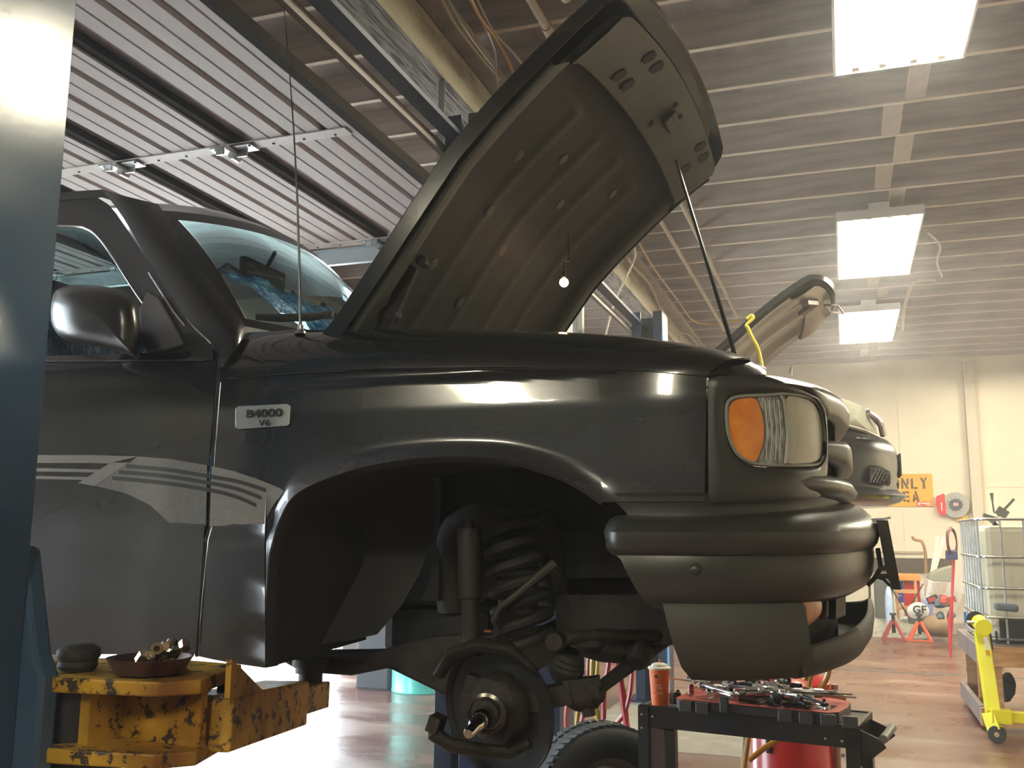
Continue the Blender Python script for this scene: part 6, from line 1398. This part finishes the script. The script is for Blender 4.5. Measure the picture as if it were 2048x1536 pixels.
# the ones that stand out
tag(MB().tube([cp(.36, .10, zt3+.045), cp(.47, .09, zt3+.048), cp(.475, .09, zt3+.048), cp(.52, .09, zt3+.046), cp(.525, .09, zt3+.046), cp(.60, .08, zt3+.04)], [.012, .012, .017, .017, .013, .013], 14).build('torque_bar', M['chrome'], None, smooth=True), 'longest thick chrome bar lying across the top of the tool heap', 'chrome bar')
tag(MB().lathe([(.014, .03), (.020, .03), (.020, -.03), (.012, -.03), (.012, .0), (.014, .03)], cp(.555, .045, zt3+.022), (ex*.5-ey*.85).normalized(), 20).build('deep_socket', mat('deep_socket_steel', (.16, .18, .2), .25, .8), None, smooth=True), 'large dark socket facing the viewer at the front edge of the tool case', 'socket')
tag(MB().tube(catmull([cp(.45, .05, zt3+.022), cp(.50, .05, zt3+.036), cp(.58, .04, zt3+.040), cp(.66, .03, zt3+.03), cp(.74, .03, zt3+.015)], 5), .0055, 8).build('curved_rod', M['chrome'], None, smooth=True), 'slightly curved thin steel rod lying along the front of the tool heap', 'rod')
tag(MB().tube([cp(.64, .25, zt3+.03), cp(.70, .25, zt3+.03), cp(.705, .25, zt3+.03), cp(.79, .25, zt3+.02)], [.017, .017, .013, .012], 12).build('grease_gun', mat('pale_brass_tube', (.62, .58, .42), .3, .6), None, smooth=True), 'pale metal tube with a dark end at the back right of the tool heap', 'tube tool')
for a in (.02+.10, .145):
    tag(MB().tube([cp(a, .08, ct+.002), cp(a, .08, ct+.05), cp(a, .08, ct+.052), cp(a, .08, ct+.06)], [.012, .012, .007, .007], 12).build('valve_stem_can', M['steel'] if a < .13 else M['dark'], None, smooth=True), ('small steel can right beside the paper cup' if a < .13 else 'small black can between the paper cup and the tool case'), 'can')
tag(MB().tube([cp(.16, .2, ct+.06), cp(.30, .24, ct+.045)], [.006, .005], 8).build('pry_handle', mat('tan_handle', (.55, .48, .32), .4), None, smooth=True), 'tan handled rod leaning up to the left behind the cup', 'rod')
tag(MB().tube([cp(.19, .12, zt3), cp(.19, .12, zt3+.03), cp(.19, .12, zt3+.042)], [.014, .014, .008], 12).build('ring_bottle', mat('striped_bottle', (.8, .75, .7), .4, c2=(.6, .1, .05), sc=60, stretch=(.1, .1, 1)), None, smooth=True), 'tiny white bottle with red and yellow rings at the left end of the tool case', 'bottle')
tag(MB().lathe([(0, 0), (.018, 0), (.018, .055), (0, .058)], cp(.052, .10, ct-.003), n=16).build('blue_can', mat('indigo_can', (.06, .04, .28), .25, .5), None, smooth=True), 'small indigo blue can hidden behind the paper cup', 'can')
# paper cup
cu0 = cp(.078, .045, ct-.003); k5 = .0
CU = thing('paper_cup', 'tall orange paper cup with white lid on the corner of the tool cart', 'cup', tuple(cu0))
ch = P(1317, 1336, Y=cu0.y).z-cu0.z; cr1 = .0435; cr0 = .033
MB().lathe([(0, .004), (cr0, .004), (cr0+.001, 0), (cr1, ch), (cr1-.002, ch), (0, ch-.01)], cu0, n=32).build('cup_body', mat('orange_cup', (.95, .20, .03), .4, c2=(.90, .17, .02), sc=4), CU, smooth=True)
MB().lathe([(cr1-.001, ch-.003), (cr1+.004, ch-.003), (cr1+.0045, ch+.004), (cr1+.001, ch+.006), (cr1*.8, ch+.008), (cr1*.7, ch+.017), (cr1*.45, ch+.021), (0, ch+.022)], cu0, n=32).build('cup_lid', mat('cream_lid', (.85, .80, .66), .4), CU, smooth=True)
MB().lathe([(cr0+.0008, .0), (cr0+.0012, .006)], cu0, n=32).build('cup_foot', M['white'], CU, smooth=True)
MB().cyl(cu0+Vector((.004, 0, ch+.015)), cu0+Vector((.001, 0, ch+.036)), .0035, 8).build('straw', mat('red_straw', (.9, .08, .05), .4), CU, smooth=True)
vd = (cu0-CAM); vd.z = 0; vd.normalize(); vx = Vector((-vd.y, vd.x, 0))*-1; vx = vd.cross(Vector((0, 0, 1)))
tw_ = mat('cup_white_print', (.95, .75, .55), .5); tb_ = mat('cup_brown_print', (.35, .08, .02), .5)
def cup_txt(s, z, size, m, sx=1.0, ox=-.008):
    r = lerp(cr0, cr1, z/ch)+.0012; loc = cu0+vx*ox-vd*(r*math.cos(math.asin(min(.9, abs(ox)/r)))+.001)+Vector((0, 0, z))
    an_ = math.asin(ox/r); nx = (vx*math.cos(an_)+vd*math.sin(an_)*1).normalized() if True else vx
    rot = Matrix((nx, Vector((0, 0, 1)), nx.cross(Vector((0, 0, 1))))).transposed()
    return text('cup_print', s, m, size, loc, rot, CU, .0004, sx=sx, bold=.0002)
cup_txt('CREAMY', ch*.575, .011, tw_, .85); cup_txt('ROLLERS', ch*.495, .0125, tw_, .72); cup_txt('ROOT BEER', ch*.36, .0105, tw_, .72); cup_txt('- - - - -', ch*.66, .008, tb_, .9); cup_txt('- - - - -', ch*.43, .008, tb_, .9)
r = lerp(cr0, cr1, .83)+.0006; g = MB(); oc_ = cu0+vx*-.012-vd*(r*.955)+Vector((0, 0, ch*.81))
g.lathe([(0, .0012), (.0065, .0012), (.0065, .0002)], oc_, -vd, 20); g.v = [tuple(oc_+(Vector(v)-oc_)+vx*((Vector(v)-oc_).dot(vx))*.5) for v in g.v]; g.build('cup_logo', tb_, CU); 
g = MB(); g.lathe([(.0065, .0014), (.0075, .0014), (.0075, .0004)], oc_, -vd, 20); g.v = [tuple(oc_+(Vector(v)-oc_)+vx*((Vector(v)-oc_).dot(vx))*.5) for v in g.v]; g.build('cup_logo_rim', tw_, CU)
# red drum behind the cart
rdm = P(1585, 1530, Y=5.35); rdc = Vector((rdm.x, 5.35, 0))
RD = thing('red_tank', 'glossy red floor tank with hoses standing behind the tool cart', 'tank', tuple(rdc))
tz = P(1585, 1352, Y=5.3).z
MB().lathe([(0, 0), (.20, 0), (.215, .03), (.21, .05), (.21, .30), (.217, .31), (.21, .32), (.205, tz-.03), (.17, tz), (.10, tz+.03), (0, tz+.03)], rdc, n=40).build('tank_body', M['red'], RD, smooth=True)
MB().cyl(rdc+Vector((-.10, -.19, .42)), rdc+Vector((-.10, -.19, .85)), .016, 10).build('sight_tube', M['dark'], RD, smooth=True)
MB().tube([rdc+Vector((.22, -.05, .1)), rdc+Vector((.225, -.05, .75))], .018, 8).build('side_pipe', mat('pink_pipe', (.55, .35, .28), .4), RD, smooth=True)
MB().box(rdc+Vector((-.02, -.17, tz-.03)), (.09, .02, .03)).build('red_label_plate', mat('amber_plate', (.5, .15, .02), .5), RD)
(MB().tube(catmull([P(x, y, Y=5.1) for x, y in ((1610, 1360), (1622, 1332), (1640, 1324), (1656, 1330), (1656, 1350), (1645, 1372), (1630, 1385), (1618, 1370), (1625, 1345))], 5), .013, 8).build('hose_loop', M['orangehose'], RD, smooth=True))
tag(MB().tube([P(x, y, Y=5.0) for x, y in ((1498, 1520), (1530, 1495), (1562, 1476), (1590, 1462))], .014, 8).build('amber_hose', M['orangehose'], None, smooth=True), 'amber hose running diagonally across the front of the red tank', 'hose')
tag(MB().tube([P(x, y, Y=4.95) for x, y in ((1500, 1445), (1496, 1480), (1489, 1530), (1486, 1570))], .013, 8).build('amber_hose', M['orangehose'], None, smooth=True), 'brownish hose hanging down left of the red tank', 'hose')
tag(MB().tube([P(x, y, Y=4.97) for x, y in ((1490, 1450), (1488, 1500), (1484, 1560))], .010, 8).build('extension_cable', M['rope'], None, smooth=True), 'white cord hanging down left of the red tank', 'cord')
wp_ = cp(.235, .335, ct); tag(MB().cyl(wp_, wp_+Vector((0, 0, .14)), .022, 18).build('white_canister', M['white'], None, smooth=True), 'tall white canister standing on the cart behind the left end of the tool case', 'canister')
# ================================================================ thin added haze imitating the veiling glare of the lens
hm = bpy.data.materials.new('veil'); hm.use_nodes = True; nt = hm.node_tree; nt.nodes.clear()
vs_n = nt.nodes.new('ShaderNodeVolumeScatter'); vs_n.inputs['Density'].default_value = VEIL; vs_n.inputs['Anisotropy'].default_value = .55
vs_n.inputs['Color'].default_value = (.93, .96, 1, 1)
on = nt.nodes.new('ShaderNodeOutputMaterial'); nt.links.new(vs_n.outputs[0], on.inputs['Volume'])
hz_ = MB().box2((-13.0, YF-.05, -.10), (XR+.05, YB+.06, 4.87)).build('veil', hm, kind='stuff')
tag(hz_, 'thin added haze hanging in the air of the workshop', 'veil')
